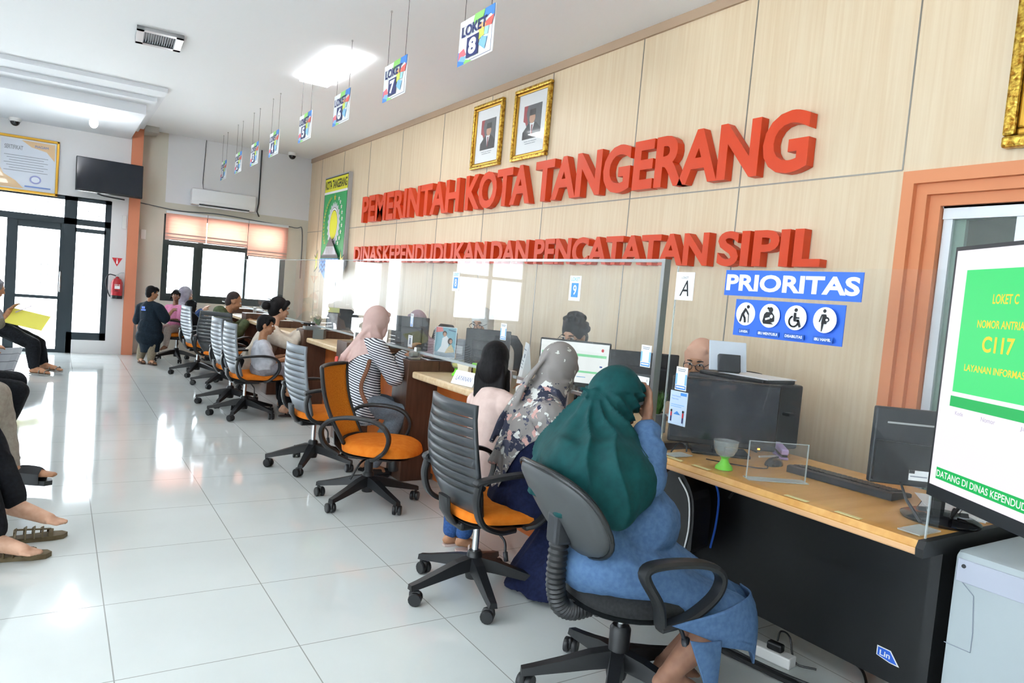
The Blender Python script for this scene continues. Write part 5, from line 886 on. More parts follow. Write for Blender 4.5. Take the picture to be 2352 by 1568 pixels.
def arms(bm, J, s, k=0, lo=True, up=True, r=(.050,.041,.030)):
    for sd in 'lr':
        if up: caps(bm,J[sd+'sh'],r[0]*s+k,J[sd+'el'],r[1]*s+k)
        if lo: caps(bm,J[sd+'el'],r[1]*s*.95+k,J[sd+'wr'],r[2]*s+k)
def legs(bm, J, s, k=0, lo=True, up=True, end=1.0, r=(.082,.056,.036)):
    for sd in 'lr':
        if up: caps(bm,J[sd+'hip'],r[0]*s+k,J[sd+'kn'],r[1]*s+k)
        if lo: p = J[sd+'kn'].lerp(J[sd+'an'],.3); e = J[sd+'kn'].lerp(J[sd+'an'],end); caps(bm,J[sd+'kn'],r[1]*s+k,p,r[1]*s*1.02+k); caps(bm,p,r[1]*s*1.02+k,e,(r[2]+(1-end)*.02)*s+k)
def body(t, J, s, skin, vox=.011, hands=True, toes=False, nrm=None, calf=0):
    b = NB(); torso(b,J,s*.94); head(b,J,s); arms(b,J,s*.95); legs(b,J,s*.95)
    for sd in 'lr':
        if calf: q = J[sd+'kn'].lerp(J[sd+'an'],.32); caps(b,J[sd+'kn'],.058,q,calf+.008); caps(b,q,calf+.008,J[sd+'kn'].lerp(J[sd+'an'],.9),.036)
        w = J[sd+'wr']; tip = J.get(sd+'hd', w+(w-J[sd+'el'])); n = (nrm or {}).get(sd, V((0,0,-1))); hand(b,w,tip,n,s,J.get('curl',.5),1 if sd=='l' else -1)
        foot(b,J[sd+'an'],J[sd+'to'],s,toes)
    return blob('body',b,skin,t,vox,2)
def shirt(t, J, s, m, k=.014, sleeve=1.0, vox=.011, name='shirt', low=-.10, extra=None, belly=0, sm=3):
    b = NB(); torso(b,J,s,k,low,belly)
    for sd in 'lr':
        if sleeve <= .5: caps(b,J[sd+'sh'],.053*s+k,J[sd+'sh'].lerp(J[sd+'el'],sleeve*2),.050*s+k*1.6)
        else:
            caps(b,J[sd+'sh'],.052*s+k,J[sd+'el'],.046*s+k); e = J[sd+'el'].lerp(J[sd+'wr'],(sleeve-.5)*1.8); caps(b,J[sd+'el'],.046*s+k,e,.036*s+k)
    if extra: extra(b)
    return wrinkle(blob(name,b,m,t,vox,sm),.005*s,8,(J['chest']-J['pel']).cross(axes(J))+V((0,0,.4)),.4)
def trousers(t, J, s, m, k=.012, end=.92, vox=.011, name='trousers'):
    b = NB(); ell(b,J['pel']-V((0,0,.02)),(.135*s+k,.135*s+k,.10*s+k)); legs(b,J,s,k,end=end); return wrinkle(blob(name,b,m,t,vox,3),.0045*s,9,(.3,0,1),.45)
def shoe(t, an, to, m, s=1, name='shoe', sandal=False):
    an, to = V(an), V(to); d = to-an; d.z = 0; L = d.length+.06*s; d.normalize(); x = d.cross(V((0,0,1))); z0 = min(an.z-.065*s,to.z-.03*s); b = NB()
    o = V((an.x,an.y,max(.001,z0)))-d*.045*s; pr = [(0,-.022),(.03,-.033),(.12,-.036),(.20,-.046),(.25,-.034),(.265,0),(.25,.032),(.20,.042),(.12,.034),(.03,.033),(0,.022)]; sc = L/.235
    prism(b,[(p[0]*sc*.88,p[1]*s) for p in pr],o,d,x,V((0,0,1)),.016*s)
    if sandal:
        for q in (.12,.19): tube(b,[o+d*q*sc+x*.04*s+V((0,0,.012)),o+d*q*sc+x*.03*s+V((0,0,.05*s)),o+d*(q+.01)*sc+V((0,0,.066*s)),o+d*q*sc-x*.03*s+V((0,0,.05*s)),o+d*q*sc-x*.04*s+V((0,0,.012))],.012*s,6,flat=.4)
        return put(name,b,m,t,30)
    caps(b,an-V((0,0,.02*s)),.04*s,to,.032*s); return put(name,b,m,t,40)
def short_hair(t, J, s, m=None, k=0, low=0.0, fringe=True, vox=.007, rough=0):
    f,l,u,M = head_frame(J); c = J['head']; P = lambda x,y,z: c+(f*x+l*y+u*z)*s; b = NB()
    ell(b,P(-.022,0,.040),V((.096+k,.080+k,.096+k))*s,M); ell(b,P(-.055,0,-.02-low),V((.058+k,.070+k,.075))*s,M)
    if fringe: ell(b,P(.048,0,.092),V((.048,.062,.030))*s,M); [caps(b,P(.085,y,.085),.014*s,P(.094,y*1.15,.045),.008*s,8) for y in (-.045,-.022,0,.022,.045)]; [caps(b,P(.03,.074*q,.05),.02*s,P(.02,.079*q,.005),.010*s,8) for q in (-1,1)]
    if rough:
        r = random.Random(3)
        for i in range(60):
            a = r.uniform(0,2*PI); e = r.uniform(-.1,1.3); v = V((math.cos(a)*math.cos(e),math.sin(a)*math.cos(e),math.sin(e)))
            if v.x > .35 and v.z < .75: continue
            ell(b,P(-.02+v.x*.10,v.y*.085,.045+v.z*.105),.022*s,None,8,6)
    return blob('hair',b,m or HAIR,t,vox,2)
def veil(t, J, s, m, hem=.30, front=.22, side=.20, folds=(9,.008), back=.02, wid=1.0, vox=.009, open_=.034, name='headscarf', peak=0, dome=(.108,.090,.116), extra=None, tie=.078, ease=1.0, k=.036, arm=.62, hemf=None, shoulder=True, fan=None, poncho=None):
    """wrapped scarf: dome round the head, cape over shoulders and back, cut along a hem"""
    f,l,u,M = head_frame(J); c = J['head']; P = lambda x,y,z: c+(f*x+l*y+u*z)*s; b = NB()
    ell(b,P(-open_+.006,0,.022),V(dome)*s,M,24,16); ell(b,P(-.030,0,-.045),V((.085,.082,.085))*s,M,20,12); ell(b,P(.030,0,-.105),V((.052,.055,.032))*s,M,16,8)
    for q in (-1,1): caps(b,P(.030,.066*q,.06),.020*s,P(.044,.058*q,-.075),.024*s)
    caps(b,P(.046,.045,.092),.02*s,P(.046,-.045,.092),.02*s)
    bl = axes(J); bf = bl.cross(V((0,0,1))).normalized(); nk = J['neck']; chest = J['chest']
    if poncho:                                           # cape given as (height, back, front, half width) round the neck
        pr = poncho; sp_ = spline([(q[0],q[1],q[2]) for q in pr],5); sw_ = spline([(q[0],q[3],0) for q in pr],5)
        loft(b,[[nk+V((0,0,p_.x))+bf*((p_.z+p_.y)/2+math.copysign(abs(math.cos(q))**.8,math.cos(q))*(p_.z-p_.y)/2)+bl*(math.copysign(abs(math.sin(q))**.72,math.sin(q))*w_.y) for q in (2*PI*z/60 for z in range(60))] for p_,w_ in zip(sp_,sw_)])
    else:
        torso(b,J,s,k,top=shoulder); rings = []; n = 40; base = P(-.025,0,-.06); n0 = nk-V((0,0,.05*s))
        for i in range(6):                                   # nape to shoulders
            w = i/5; cc = base.lerp(n0,w)-bf*back*.6*w*s; rings.append([cc+bf*(math.cos(q)*(tie+.045*w)*s)+bl*(math.sin(q)*(tie+.075*w*w)*s) for q in (2*PI*z/n for z in range(n))])
        loft(b,rings)
        for sd in 'lr':
            if shoulder: caps(b,J[sd+'sh'],.056*s+k,J[sd+'sh'].lerp(J[sd+'el'],arm),.052*s+k); caps(b,nk+V((0,0,.02*s)),.07*s,J[sd+'sh'],.055*s+k)
    if extra: extra(b,P,f,l,u,bf,bl)
    o = blob(name,b,m,t,vox,3); me = o.data; bm = bmesh.new(); bm.from_mesh(me); r = []
    ctr = nk.lerp(chest,.4)
    def lim(co):
        d = co-ctr; q = math.atan2(d.dot(bl),d.dot(bf)); cs = math.cos(q); bk = (1-cs)/2
        return (front+(hem-front)*bk+(side-(front+hem)/2)*(1-abs(cs))+peak*max(0,-cs)**3)*s if hemf is None else hemf(d.dot(bf),d.dot(bl),cs)*s
    for v in bm.verts:                                   # folds fanning from the neck
        h = nk.z-v.co.z
        if h > -.02*s:
            d = v.co-ctr; q = math.atan2(d.dot(bl),d.dot(bf)); w = min(1,max(0,(h+.02*s)/(.16*s))); v.co += v.normal*(folds[1]*s*w*(math.sin(folds[0]*q+1.5*math.sin(2*q)+h*5)+.55*math.sin(folds[0]*1.9*q+2+h*9)))
    if fan:
        kp = P(*fan[0])
        for v in bm.verts:
            d = v.co-kp; L = d.length; th = math.atan2(d.dot(bf),-d.z+.03)+.5*math.atan2(d.dot(bl),-d.z+.05); w = min(1,max(0,(L-.03)/.07))*(.45+.55*max(0,min(1,.5-1.6*d.dot(bf)))) if v.co.z < kp.z+.01 else 0
            a = th*fan[2]+2.2*noise.noise(v.co*5); v.co += v.normal*(fan[1]*w*(1.35-2.1*abs(math.sin(a))**.7+.5*math.sin(th*fan[2]*.43+1)))
    low = [f_ for f_ in bm.faces if nk.z-f_.calc_center_median().z > lim(f_.calc_center_median())]
    bmesh.ops.delete(bm,geom=low,context='FACES')
    for it in range(6):
        ed = {}
        for e in bm.edges:
            if e.is_boundary:
                for a,c_ in ((e.verts[0],e.verts[1]),(e.verts[1],e.verts[0])): ed.setdefault(a,[]).append(c_.co.copy())
        for v,ns in ed.items():
            if len(ns) == 2: v.co = v.co*.4+(ns[0]+ns[1])*.3
    bm.to_mesh(me); bm.free(); md = o.modifiers.new('thickness','SOLIDIFY'); md.thickness = .004; md.offset = -1
    return o
def person(name_label, J, world=True, grp=None):
    p = J['pel']; return thing('person',name_label,'person',(p.x,p.y,0),world=True,group=grp)
def stripes(name,d,per,c1,c2):
    m = mat(name,c1,.8); tc = nd(m,'ShaderNodeTexCoord'); dt = nd(m,'ShaderNodeVectorMath',operation='DOT_PRODUCT'); dt.inputs[1].default_value = tuple(V(d).normalized()/per); lk(m,tc.outputs['Object'],dt.inputs[0])
    fr = nd(m,'ShaderNodeMath',operation='FRACT'); lk(m,dt.outputs['Value'],fr.inputs[0]); lt = nd(m,'ShaderNodeMath',operation='LESS_THAN'); lt.inputs[1].default_value = .45; lk(m,fr.outputs[0],lt.inputs[0])
    mx = nd(m,'ShaderNodeMix',data_type='RGBA'); mx.inputs[6].default_value = lin(c1); mx.inputs[7].default_value = lin(c2); lk(m,lt.outputs[0],mx.inputs[0]); lk(m,mx.outputs[2],bsdf(m).inputs['Base Color']); return m
def cloth(name,c1,c2,ns=60,rough=.85,bump=.1): return noisy(name,c1,c2,(1,1,1),ns,rough,3,bump,spec=.2)
def floor_feet(J, z=.07):
    for sd in 'lr': J[sd+'an'].z = z; J[sd+'to'].z = .03
    return J
DENIM = cloth('denim_blue','4A678C','557399',60,.85,.06); NAVYC = cloth('navy_cloth','141A36','1C2444'); BLACKC = cloth('black_trouser_cloth','101216','1B1E24'); GREENC = cloth('dark_green_cloth','0F4042','124A4B',30,.7,.0)
# ---- woman in green scarf (nearest)
J = J_('green'); J['noears'] = 1; J['f'] = V((.97,-.22,0)); J['hf'] = V((.86,-.16,-.48)); J['hu'] = V((.45,0,.9)); J['curl'] = .35; J['lel'] = J['chest']+V((.10,.14,-.12)); J['lwr'] = J['belly']+V((-.02,.08,.0)); J['lhd'] = J['belly']+V((.02,0,0)); J['rwr'] = J['rwr']+V((.015,-.02,0)); J['rhd'] = J['rwr']+V((.02,.03,.13))
t = person('woman in dark green headscarf and denim dress leaning her head on her raised hand',J)
body(t,J,.93,SK['brown'],.007,toes=True,nrm={'r':V((-.8,.3,-.1))},calf=.055)
def fx(b):
    bl = J['belly']; ell(b,bl,(.155,.15,.135)); caps(b,J['pel'],.16,bl,.13); caps(b,J['chest'],.11,bl,.11)
    ell(b,J['pel']+V((-.03,0,-.0)),(.185,.19,.115)); caps(b,J['rhip'],.115,J['rkn'],.088); caps(b,J['lhip'],.115,J['lkn'],.088)
    m1 = J['rhip'].lerp(J['lhip'],.5); m2 = J['rkn'].lerp(J['lkn'],.5); caps(b,m1,.11,m2-V((.02,0,.0)),.08); fw = (m2-m1).normalized(); caps(b,m1+fw*.10+V((0,0,.055)),.115,m2-fw*.06+V((0,0,.03)),.075)
    for i in range(7):                                                 # creases round the waist and sleeves
        q = i/6; p = J['pel'].lerp(bl,.5)+V((0,0,.02+q*.16-.05)); 
    for sd in 'r':
        for i in range(5): p = J[sd+'el'].lerp(J[sd+'wr'],.1+i*.17); d = (J[sd+'wr']-J[sd+'el']).normalized(); u_,w_ = frame_of(d); tube(b,[p+(u_*math.cos(a)+w_*math.sin(a))*(.056-.003*i)+d*.012*math.sin(a+i) for a in (2*PI*k/14 for k in range(15))],.009,6)
J2 = {k:v for k,v in J.items()}; 
o = shirt(t,J,.95,DENIM,.018,.93,.008,'denim_dress',-.06,fx); ctr_ = J['pel'].lerp(J['belly'],.45)+V((0,0,.05)); wrinkle(o,.006,13,(J['belly']-J['pel'])+V((.1,0,.05)),.22,lambda c: max(0,1-((c-ctr_).length/.26)**2))
wrinkle(o,.005,22,(J['rwr']-J['rel']).cross(V((1,0,0))),.3,lambda c: max(0,1-((c-J['rel'].lerp(J['rwr'],.4)).length/.2)**2))
def sheet(name, pts, m, parent, th=.006, n=10):
    """four-sided curved cloth panel through corner/mid control points given row by row"""
    rows = [spline(r,n) for r in pts]; cols = list(zip(*rows)); g = [spline(list(c),n) for c in cols]; b = NB(); vs = [[b.verts.new(p) for p in r] for r in g]
    for a,c in zip(vs,vs[1:]):
        for i in range(len(a)-1): b.faces.new((a[i],a[i+1],c[i+1],c[i]))
    o = put(name,b,m,parent,True); md = o.modifiers.new('thickness','SOLIDIFY'); md.thickness = th; md.offset = 0; return o
K,A = J['rkn'],J['ran']; KL = J['lkn']
sheet('skirt_panel',[[K+V((-.30,-.035,.03)),K+V((-.13,-.085,.07)),K+V((.05,-.05,.085)),KL+V((.03,.0,.09))],[K+V((-.18,-.085,-.015)),K+V((-.02,-.105,-.02)),K+V((.09,-.06,-.01)),KL+V((.085,.0,.0))],[K+V((-.13,-.09,-.045)),K+V((.02,-.095,-.09)),K+V((.105,-.05,-.17)),KL+V((.09,.0,-.13))]],DENIM,t)
sheet('skirt_panel',[[K+V((-.27,-.09,-.0)),K+V((-.22,-.10,-.01)),K+V((-.135,-.10,-.02))],[K+V((-.225,-.10,-.10)),K+V((-.18,-.11,-.10)),K+V((-.14,-.105,-.10))],[K+V((-.155,-.10,-.235)),K+V((-.148,-.102,-.24)),K+V((-.14,-.102,-.245))]],DENIM,t)
f,l,u,M = head_frame(J)
def gx_(b,P,f,l,u,bf,bl):
    k = P(-.105,-.03,-.015); ell(b,k,.02,None,10,8)                       # knot
    tube(b,[P(-.105,-.04,-.012),P(-.04,-.094,-.02),P(.03,-.094,-.055),P(.07,-.06,-.105)],.006,6)   # band edge round the dome
    for tip,w in ((k+V((-.045,.02,.012)),.012),(k+V((-.04,-.0,-.015)),.01)): caps(b,k,.010,tip,w*.6,8)
    c = J['chest']; bk = c-bf*.155
    for y,z,r0,r1,e in ((.15,.05,.016,.040,.02),(.07,.05,.018,.05,.03),(-.01,.03,.018,.05,.03)):
        q = bk+bl*y+V((0,0,z-.05)); tube(b,spline([k,k.lerp(q,.45)-bf*.018+V((0,0,.01)),q-bf*(.0+e),q-V((0,0,.07))-bf*e],6),[r0+(r1-r0)*min(1,i/16) for i in range(19)],8,flat=.7)
veil(t,J,1.0,GREENC,.34,.26,.33,(7,.003),.04,1.12,.0065,.020,extra=gx_,dome=(.101,.094,.116),fan=((-.10,-.03,-.015),.018,7),hemf=lambda x,y,c:.238-.9*max(0,abs(x+.03)-.09)**1.5+.012*math.sin(x*26),
  poncho=[(.13,-.09,.04,.06),(.06,-.145,.085,.11),(.02,-.17,.10,.17),(-.01,-.195,.12,.255),(-.075,-.235,.165,.285),(-.14,-.225,.18,.29),(-.20,-.20,.17,.29),(-.28,-.17,.14,.28),(-.34,-.15,.12,.27)])
b = NB(); f,l,u,M = head_frame(J); dc = J['head']+f*(-.014)+u*.022; A_,B_,C_ = V((-1,-.25,-.25)),V((-.25,-1,-.45)),V((.62,-.80,-.85)); pts = []
for i in range(17):
    q = i/16; d = (A_*(1-q)**2+B_*2*q*(1-q)+C_*q*q).normalized(); k_ = 1/math.sqrt((d.x/.101)**2+(d.y/.094)**2+(d.z/.116)**2); pts.append(dc+(f*d.x+l*d.y+u*d.z)*(k_+.001))
tube(b,pts,.0045,6); put('scarf_seam',b,GREENC,t,True)
# ---- woman in floral scarf
FL = mat('floral_scarf','A8A09E',.8,spec=.2); cv = coords(FL,(1,1,1)); nz = nd(FL,'ShaderNodeTexNoise'); nz.inputs['Scale'].default_value = 14; nz.inputs['Detail'].default_value = 3; lk(FL,cv,nz.inputs['Vector'])
mxv = nd(FL,'ShaderNodeMix',data_type='RGBA'); mxv.inputs[0].default_value = .10; lk(FL,cv,mxv.inputs[6]); lk(FL,nz.outputs['Color'],mxv.inputs[7])
base = lin('928C8A')
last = None
for i,(sc,thr,c,off) in enumerate(((9,.33,'3A3D50',0),(13,.27,'55586A',3.1),(14,.25,'D8D8D4',1.7),(16,.20,'CFA39C',5.3),(17,.16,'DCDCD8',8.2),(21,.15,'343850',2.3))):
    mp = nd(FL,'ShaderNodeMapping'); mp.inputs['Location'].default_value = (off,off*1.3,off*.7); lk(FL,mxv.outputs[2],mp.inputs[0])
    vo = nd(FL,'ShaderNodeTexVoronoi'); vo.inputs['Scale'].default_value = sc; lk(FL,mp.outputs[0],vo.inputs['Vector'])
    n2 = nd(FL,'ShaderNodeTexNoise'); n2.inputs['Scale'].default_value = 60; n2.inputs['Detail'].default_value = 2; lk(FL,cv,n2.inputs['Vector']); ad = nd(FL,'ShaderNodeMath',operation='MULTIPLY_ADD'); lk(FL,n2.outputs[0],ad.inputs[0]); ad.inputs[1].default_value = .5; lk(FL,vo.outputs['Distance'],ad.inputs[2])
    lt = nd(FL,'ShaderNodeMath',operation='LESS_THAN'); lt.inputs[1].default_value = thr+.31; lk(FL,ad.outputs[0],lt.inputs[0])
    if i < 6:
        mk = nd(FL,'ShaderNodeTexNoise'); mk.inputs['Scale'].default_value = 5; m3 = nd(FL,'ShaderNodeMapping'); m3.inputs['Location'].default_value = (off*2,0,off); lk(FL,cv,m3.inputs[0]); lk(FL,m3.outputs[0],mk.inputs['Vector']); g_ = nd(FL,'ShaderNodeMath',operation='GREATER_THAN'); g_.inputs[1].default_value = .42; lk(FL,mk.outputs[0],g_.inputs[0]); mu = nd(FL,'ShaderNodeMath',operation='MULTIPLY'); lk(FL,lt.outputs[0],mu.inputs[0]); lk(FL,g_.outputs[0],mu.inputs[1]); lt = mu
        sz = nd(FL,'ShaderNodeSeparateXYZ'); lk(FL,cv,sz.inputs[0]); lz = nd(FL,'ShaderNodeMath',operation='LESS_THAN'); lz.inputs[1].default_value = (.99,1.0,1.02,.98,1.3,1.0)[i]; lk(FL,sz.outputs['Z'],lz.inputs[0]); mz = nd(FL,'ShaderNodeMath',operation='MULTIPLY'); lk(FL,lt.outputs[0],mz.inputs[0]); lk(FL,lz.outputs[0],mz.inputs[1]); lt = mz
    mx = nd(FL,'ShaderNodeMix',data_type='RGBA'); lk(FL,lt.outputs[0],mx.inputs[0]); mx.inputs[7].default_value = lin(c)
    if last is None: mx.inputs[6].default_value = base
    else: lk(FL,last.outputs[2],mx.inputs[6])
    last = mx
lk(FL,last.outputs[2],bsdf(FL).inputs['Base Color'])
J = J_('floral'); J['noears'] = 1; J['f'] = V((.95,.25,0)); J['hf'] = V((.9,.3,-.25)); floor_feet(J)
t = person('woman in grey floral headscarf and long navy dress on the black slatted chair',J)
body(t,J,.95,SK['tan'],.009)
def fx(b):
    for sd in 'lr': caps(b,J[sd+'hip'],.12,J[sd+'kn'],.085); caps(b,J[sd+'kn'],.085,V((J[sd+'an'].x,J[sd+'an'].y,.10)),.09)
    m1 = J['rhip'].lerp(J['lhip'],.5); m2 = J['rkn'].lerp(J['lkn'],.5); m3 = J['ran'].lerp(J['lan'],.5); caps(b,m1,.12,m2,.08)
    rings = []
    for h,a in ((.42,.10),(.3,.13),(.15,.17),(.03,.20)): c = m2.lerp(V((m3.x-.06,m3.y-.0,0)),1-h/.45); rings.append([V((c.x+math.cos(q)*a*(1+.06*math.sin(7*q)),c.y+math.sin(q)*a*1.15*(1+.06*math.sin(7*q)),h)) for q in (2*PI*k/48 for k in range(48))])
    loft(b,rings); ell(b,J['pel'],(.18,.18,.12))
shirt(t,J,.96,NAVYC,.016,.95,.010,'long_dress',-.06,fx)
def gx_(b,P,f,l,u,bf,bl):
    c = J['chest']; k = P(-.10,0,.06)
    for y,z in ((.10,-.02),(.02,-.10),(-.06,-.02)): q = c-bf*.165+bl*y+V((0,0,z)); tube(b,spline([k,k.lerp(q,.4)-bf*.03,q],6),[.012+.0012*i for i in range(13)],8,flat=.6)
veil(t,J,.98,FL,.20,.12,.12,(8,.006),.05,1.0,.007,.0,peak=.24,extra=gx_,fan=((-.09,0,.03),.007,4.5),tie=.095,dome=(.112,.096,.122))
# ---- girl with long black hair
J = J_('girl'); J['f'] = V((.8,.6,0)); J['hf'] = V((.75,.6,-.15))
t = person('girl with long straight black hair in pale pink top standing at the counter',J); s = .74
body(t,J,s,SK['tan'],.008); shirt(t,J,s,cloth('pale_pink_cloth','D8BDB4','E4CBC2',20,.85),.026,.55,.008,'top',-.16)
trousers(t,J,s,cloth('jeans_blue','2B4A7C','3A5C94',90,.85),.016,.80,.008)
for sd in 'lr': shoe(t,J[sd+'an'],J[sd+'to'],mat('sandal_pale','C9B4AC',.6),s,'sandal',True)
f,l,u,M = head_frame(J); c = J['head']; P = lambda x,y,z: c+(f*x+l*y+u*z)*s; b = NB(); ell(b,P(-.018,0,.03),V((.112,.100,.114))*1.06*s,M,20,14); ell(b,P(-.045,0,-.06),V((.092,.106,.12))*1.06*s,M,20,14); rg = []; zz = V((0,0,1)); bk = -V((f.x,f.y,0)).normalized(); Q = lambda x,y,z: c+(bk*x+l*y+zz*z)*s
for h,a,bb,x in ((.02,.104,.08,.02),(-.08,.110,.075,.03),(-.16,.104,.06,.04),(-.24,.088,.045,.05),(-.30,.066,.032,.058),(-.35,.04,.018,.06)): rg.append([Q(x+bb*math.cos(q),a*math.sin(q)*(1+.04*math.sin(11*q)),h+.015*math.sin(5*q)*(h<-.2)) for q in (2*PI*k/48 for k in range(48))])
loft(b,rg)
for i in range(13):
    y = -.105+.0175*i; tube(b,spline([Q(.085,y*.9,-.02),Q(.095,y*.98,-.15),Q(.10,y*.92,-.26),Q(.098,y*.85,-.34-.03*((i*7)%4))],4),[.013]*8+[.012,.011,.009,.006,.003],6)
for y in (-.125,-.11,.12): tube(b,spline([Q(.0,y*.85,-.06),Q(.03,y*1.05,-.20),Q(.06,y*1.15,-.36)],5),[.012,.012,.011,.010,.010,.009,.008,.006,.005,.004,.002],6)
blob('hair',b,HAIR,t,.006,1)
# ---- woman in striped shirt
J = J_('stripe'); J['noears'] = 1; J['f'] = V((.97,.1,0)); J['hf'] = V((.9,.35,-.25)); J['hu'] = V((.25,0,.97)); floor_feet(J)
J['ran'] = V((1.98,4.80,.07)); J['rto'] = V((2.10,4.80,.03)); J['lan'] = V((2.0,5.0,.07)); J['lto'] = V((2.08,5.03,.03)); J['pel'] = J['pel']+V((-.02,0,-.02))
t = person('woman in pink headscarf and black and white striped shirt bending over the counter',J)
body(t,J,.95,SK['tan'],.009,nrm={'r':V((0,.2,-1))}); shirt(t,J,.97,stripes('stripe_cloth',(.25,-.1,1),.0165,'E6E8EC','23283A'),.016,.96,.008,'striped_shirt',-.12)
trousers(t,J,.95,cloth('grey_jeans','6E7884','7E8894',90,.85),.014,.9,.010)
for sd in 'lr': shoe(t,J[sd+'an'],J[sd+'to'],BLACK,.95)
PK = noisy('pink_scarf','C9A8A0','D6B8B0',(1,1,1),9,.85,3,spec=.2)
def gx_(b,P,f,l,u,bf,bl):
    c = J['chest']; k = P(-.09,-.02,-.06); q = c-bf*.19+V((0,0,-.05)); tube(b,spline([k,k.lerp(q,.5)-bf*.03,q,q+V((-.02,0,-.14))],6),[.03+.001*i for i in range(12)]+[.04-.005*i for i in range(7)],8,flat=.55)
veil(t,J,.95,PK,.10,.12,.07,(8,.005),.03,.92,.008,.026,peak=.10,extra=gx_,k=.026,arm=.02,shoulder=False,fan=((-.08,0,-.02),.006,5))
b = NB(); c = J['chest']; bf = axes(J).cross(V((0,0,1))).normalized(); tube(b,[c-bf*.215+V((0,-.03,.06)),c-bf*.225+V((0,-.06,-.02)),c-bf*.235+V((-.01,-.08,-.09))],[.02,.024,.012],8,flat=.5); put('scarf_flower',b,mat('scarf_coral','D8584E',.8),t,True)
b = NB(); n_ = J['neck']; tube(b,spline([J['lsh']+V((0,0,.06)),c+bf*.0-axes(J)*.17+V((0,0,.05)),c-bf*.05-axes(J)*.205+V((0,0,-.12)),J['pel']-axes(J)*.20+V((0,0,.04))],8),.014,6,flat=.35); put('bag_strap',b,mat('strap_brown','7A4A2E',.6),t)
# ---- woman in cream with bun
J = J_('cream'); J['f'] = V((1,.1,0)); J['hf'] = V((.95,.1,-.2)); J['pel'] = V((1.74,7.62,.50)); J['rhip'] = V((1.76,7.53,.49)); J['lhip'] = V((1.76,7.71,.49)); J['rkn'] = V((2.10,7.47,.45)); J['lkn'] = V((2.10,7.70,.45)); J['ran'].z = .09; J['rto'].z = .03; J['lan'] = V((2.08,7.66,.07)); J['lto'] = V((2.2,7.66,.03))
t = person('woman with black hair bun and cream cardigan seated beyond the boy',J)
body(t,J,.97,SK['light'],.009); face(t,J,.97); shirt(t,J,.98,cloth('cream_cloth','CFC4B4','DDD3C4',24),.022,.95,.010,'cardigan',-.14); trousers(t,J,1.0,BLACKC,.03,.85,.011)
for sd in 'lr': shoe(t,J[sd+'an'],J[sd+'to'],mat('sole_dark','2E2624',.6),.95,'sandal',True)
f,l,u,M = head_frame(J); c = J['head']; b = NB(); ell(b,c+(f*-.022+u*.036)*.97,V((.098,.082,.098)),M,20,12); ell(b,c+f*-.05+u*-.02,V((.062,.074,.075)),M); ell(b,c+f*-.145+u*.0,V((.045,.05,.045)),M); [caps(b,c+f*.05+l*.05*q+u*.085,.03,c+f*.015+l*.078*q+u*.01,.014) for q in (-1,1)]; blob('hair',b,HAIR,t,.007,2)
b = NB(); tube(b,[c+f*-.12+u*.075+l*(.03*math.cos(a))+f*(.02*math.sin(a)) for a in (2*PI*k/10 for k in range(11))],.006,6); put('hair_clip',b,METAL,t,True)
# ---- boy in grey shirt
J = J_('boy'); J['f'] = V((1,-.1,0)); J['hf'] = V((.93,-.32,-.12)); J['pel'].z = .50
for sd,y in (('r',-.11),('l',.10)): J[sd+'sh'] = J['neck']+V((-.01,y,-.045)); J[sd+'el'] = J[sd+'sh']+V((.07,y*.25,-.155)); J[sd+'wr'] = J[sd+'el']+V((.16,-y*.3,.05)); J[sd+'hd'] = J[sd+'wr']+V((.1,-y*.2,.04))
for sd,y in (('r',-.05),('l',.08)): J[sd+'hip'] = J['pel']+V((0,y,0)); J[sd+'kn'] = J['pel']+V((.24,y*1.2,.0)); J[sd+'an'] = J['pel']+V((.26,y*1.2,-.24)); J[sd+'to'] = J['pel']+V((.36,y*1.2,-.29))
t = person('boy in grey short sleeved shirt sitting on the chair and looking aside',J); s = .80
body(t,J,s,SK['tan'],.007); face(t,J,s); shirt(t,J,s,cloth('light_grey_cloth','BEC0C8','CED0D8',24),.014,.42,.008,'shirt',-.09); trousers(t,J,s,cloth('boy_shorts','8E8A90','9C989E'),.014,.35,.009,'shorts'); short_hair(t,J,s,low=.0)
J = J  # ---- man in green hoodie
J = J_('man'); J['f'] = V((1,.1,0)); J['hf'] = V((.93,-.05,-.35)); J['pel'] = V((1.74,9.97,.50)); J['rhip'] = V((1.76,9.88,.49)); J['lhip'] = V((1.76,10.06,.49)); J['rkn'] = V((2.14,9.9,.46)); J['lkn'] = V((2.14,10.08,.46)); J['ran'] = V((2.1,9.9,.07)); J['lan'] = V((2.1,10.08,.07)); J['rto'] = V((2.16,9.9,.03)); J['lto'] = V((2.16,10.08,.03))
t = person('man with short hair in olive green hoodie leaning towards the acrylic',J); OL = cloth('olive_cloth','4E5A40','5C684C',24)
body(t,J,1.0,SK['tan'],.010); face(t,J,1.0); shirt(t,J,1.02,OL,.022,.95,.011,'hoodie',-.14,lambda b:(ell(b,J['neck']+V((-.075,0,.03)),(.085,.115,.085)),ell(b,J['neck']+V((-.03,0,.0)),(.09,.10,.06)),caps(b,J['neck']+V((-.02,.07,.0)),.03,J['neck']+V((.04,.03,-.06)),.025),caps(b,J['neck']+V((-.02,-.07,.0)),.03,J['neck']+V((.04,-.03,-.06)),.025)))
trousers(t,J,1.0,BLACKC,.014,.95,.012); [shoe(t,J[sd+'an'],J[sd+'to'],BLACK,1) for sd in 'lr']; short_hair(t,J,.985,noisy('cropped_hair','2A2122','3A2E2C',(1,1,1),80,.8,2),-.004,.0,False)
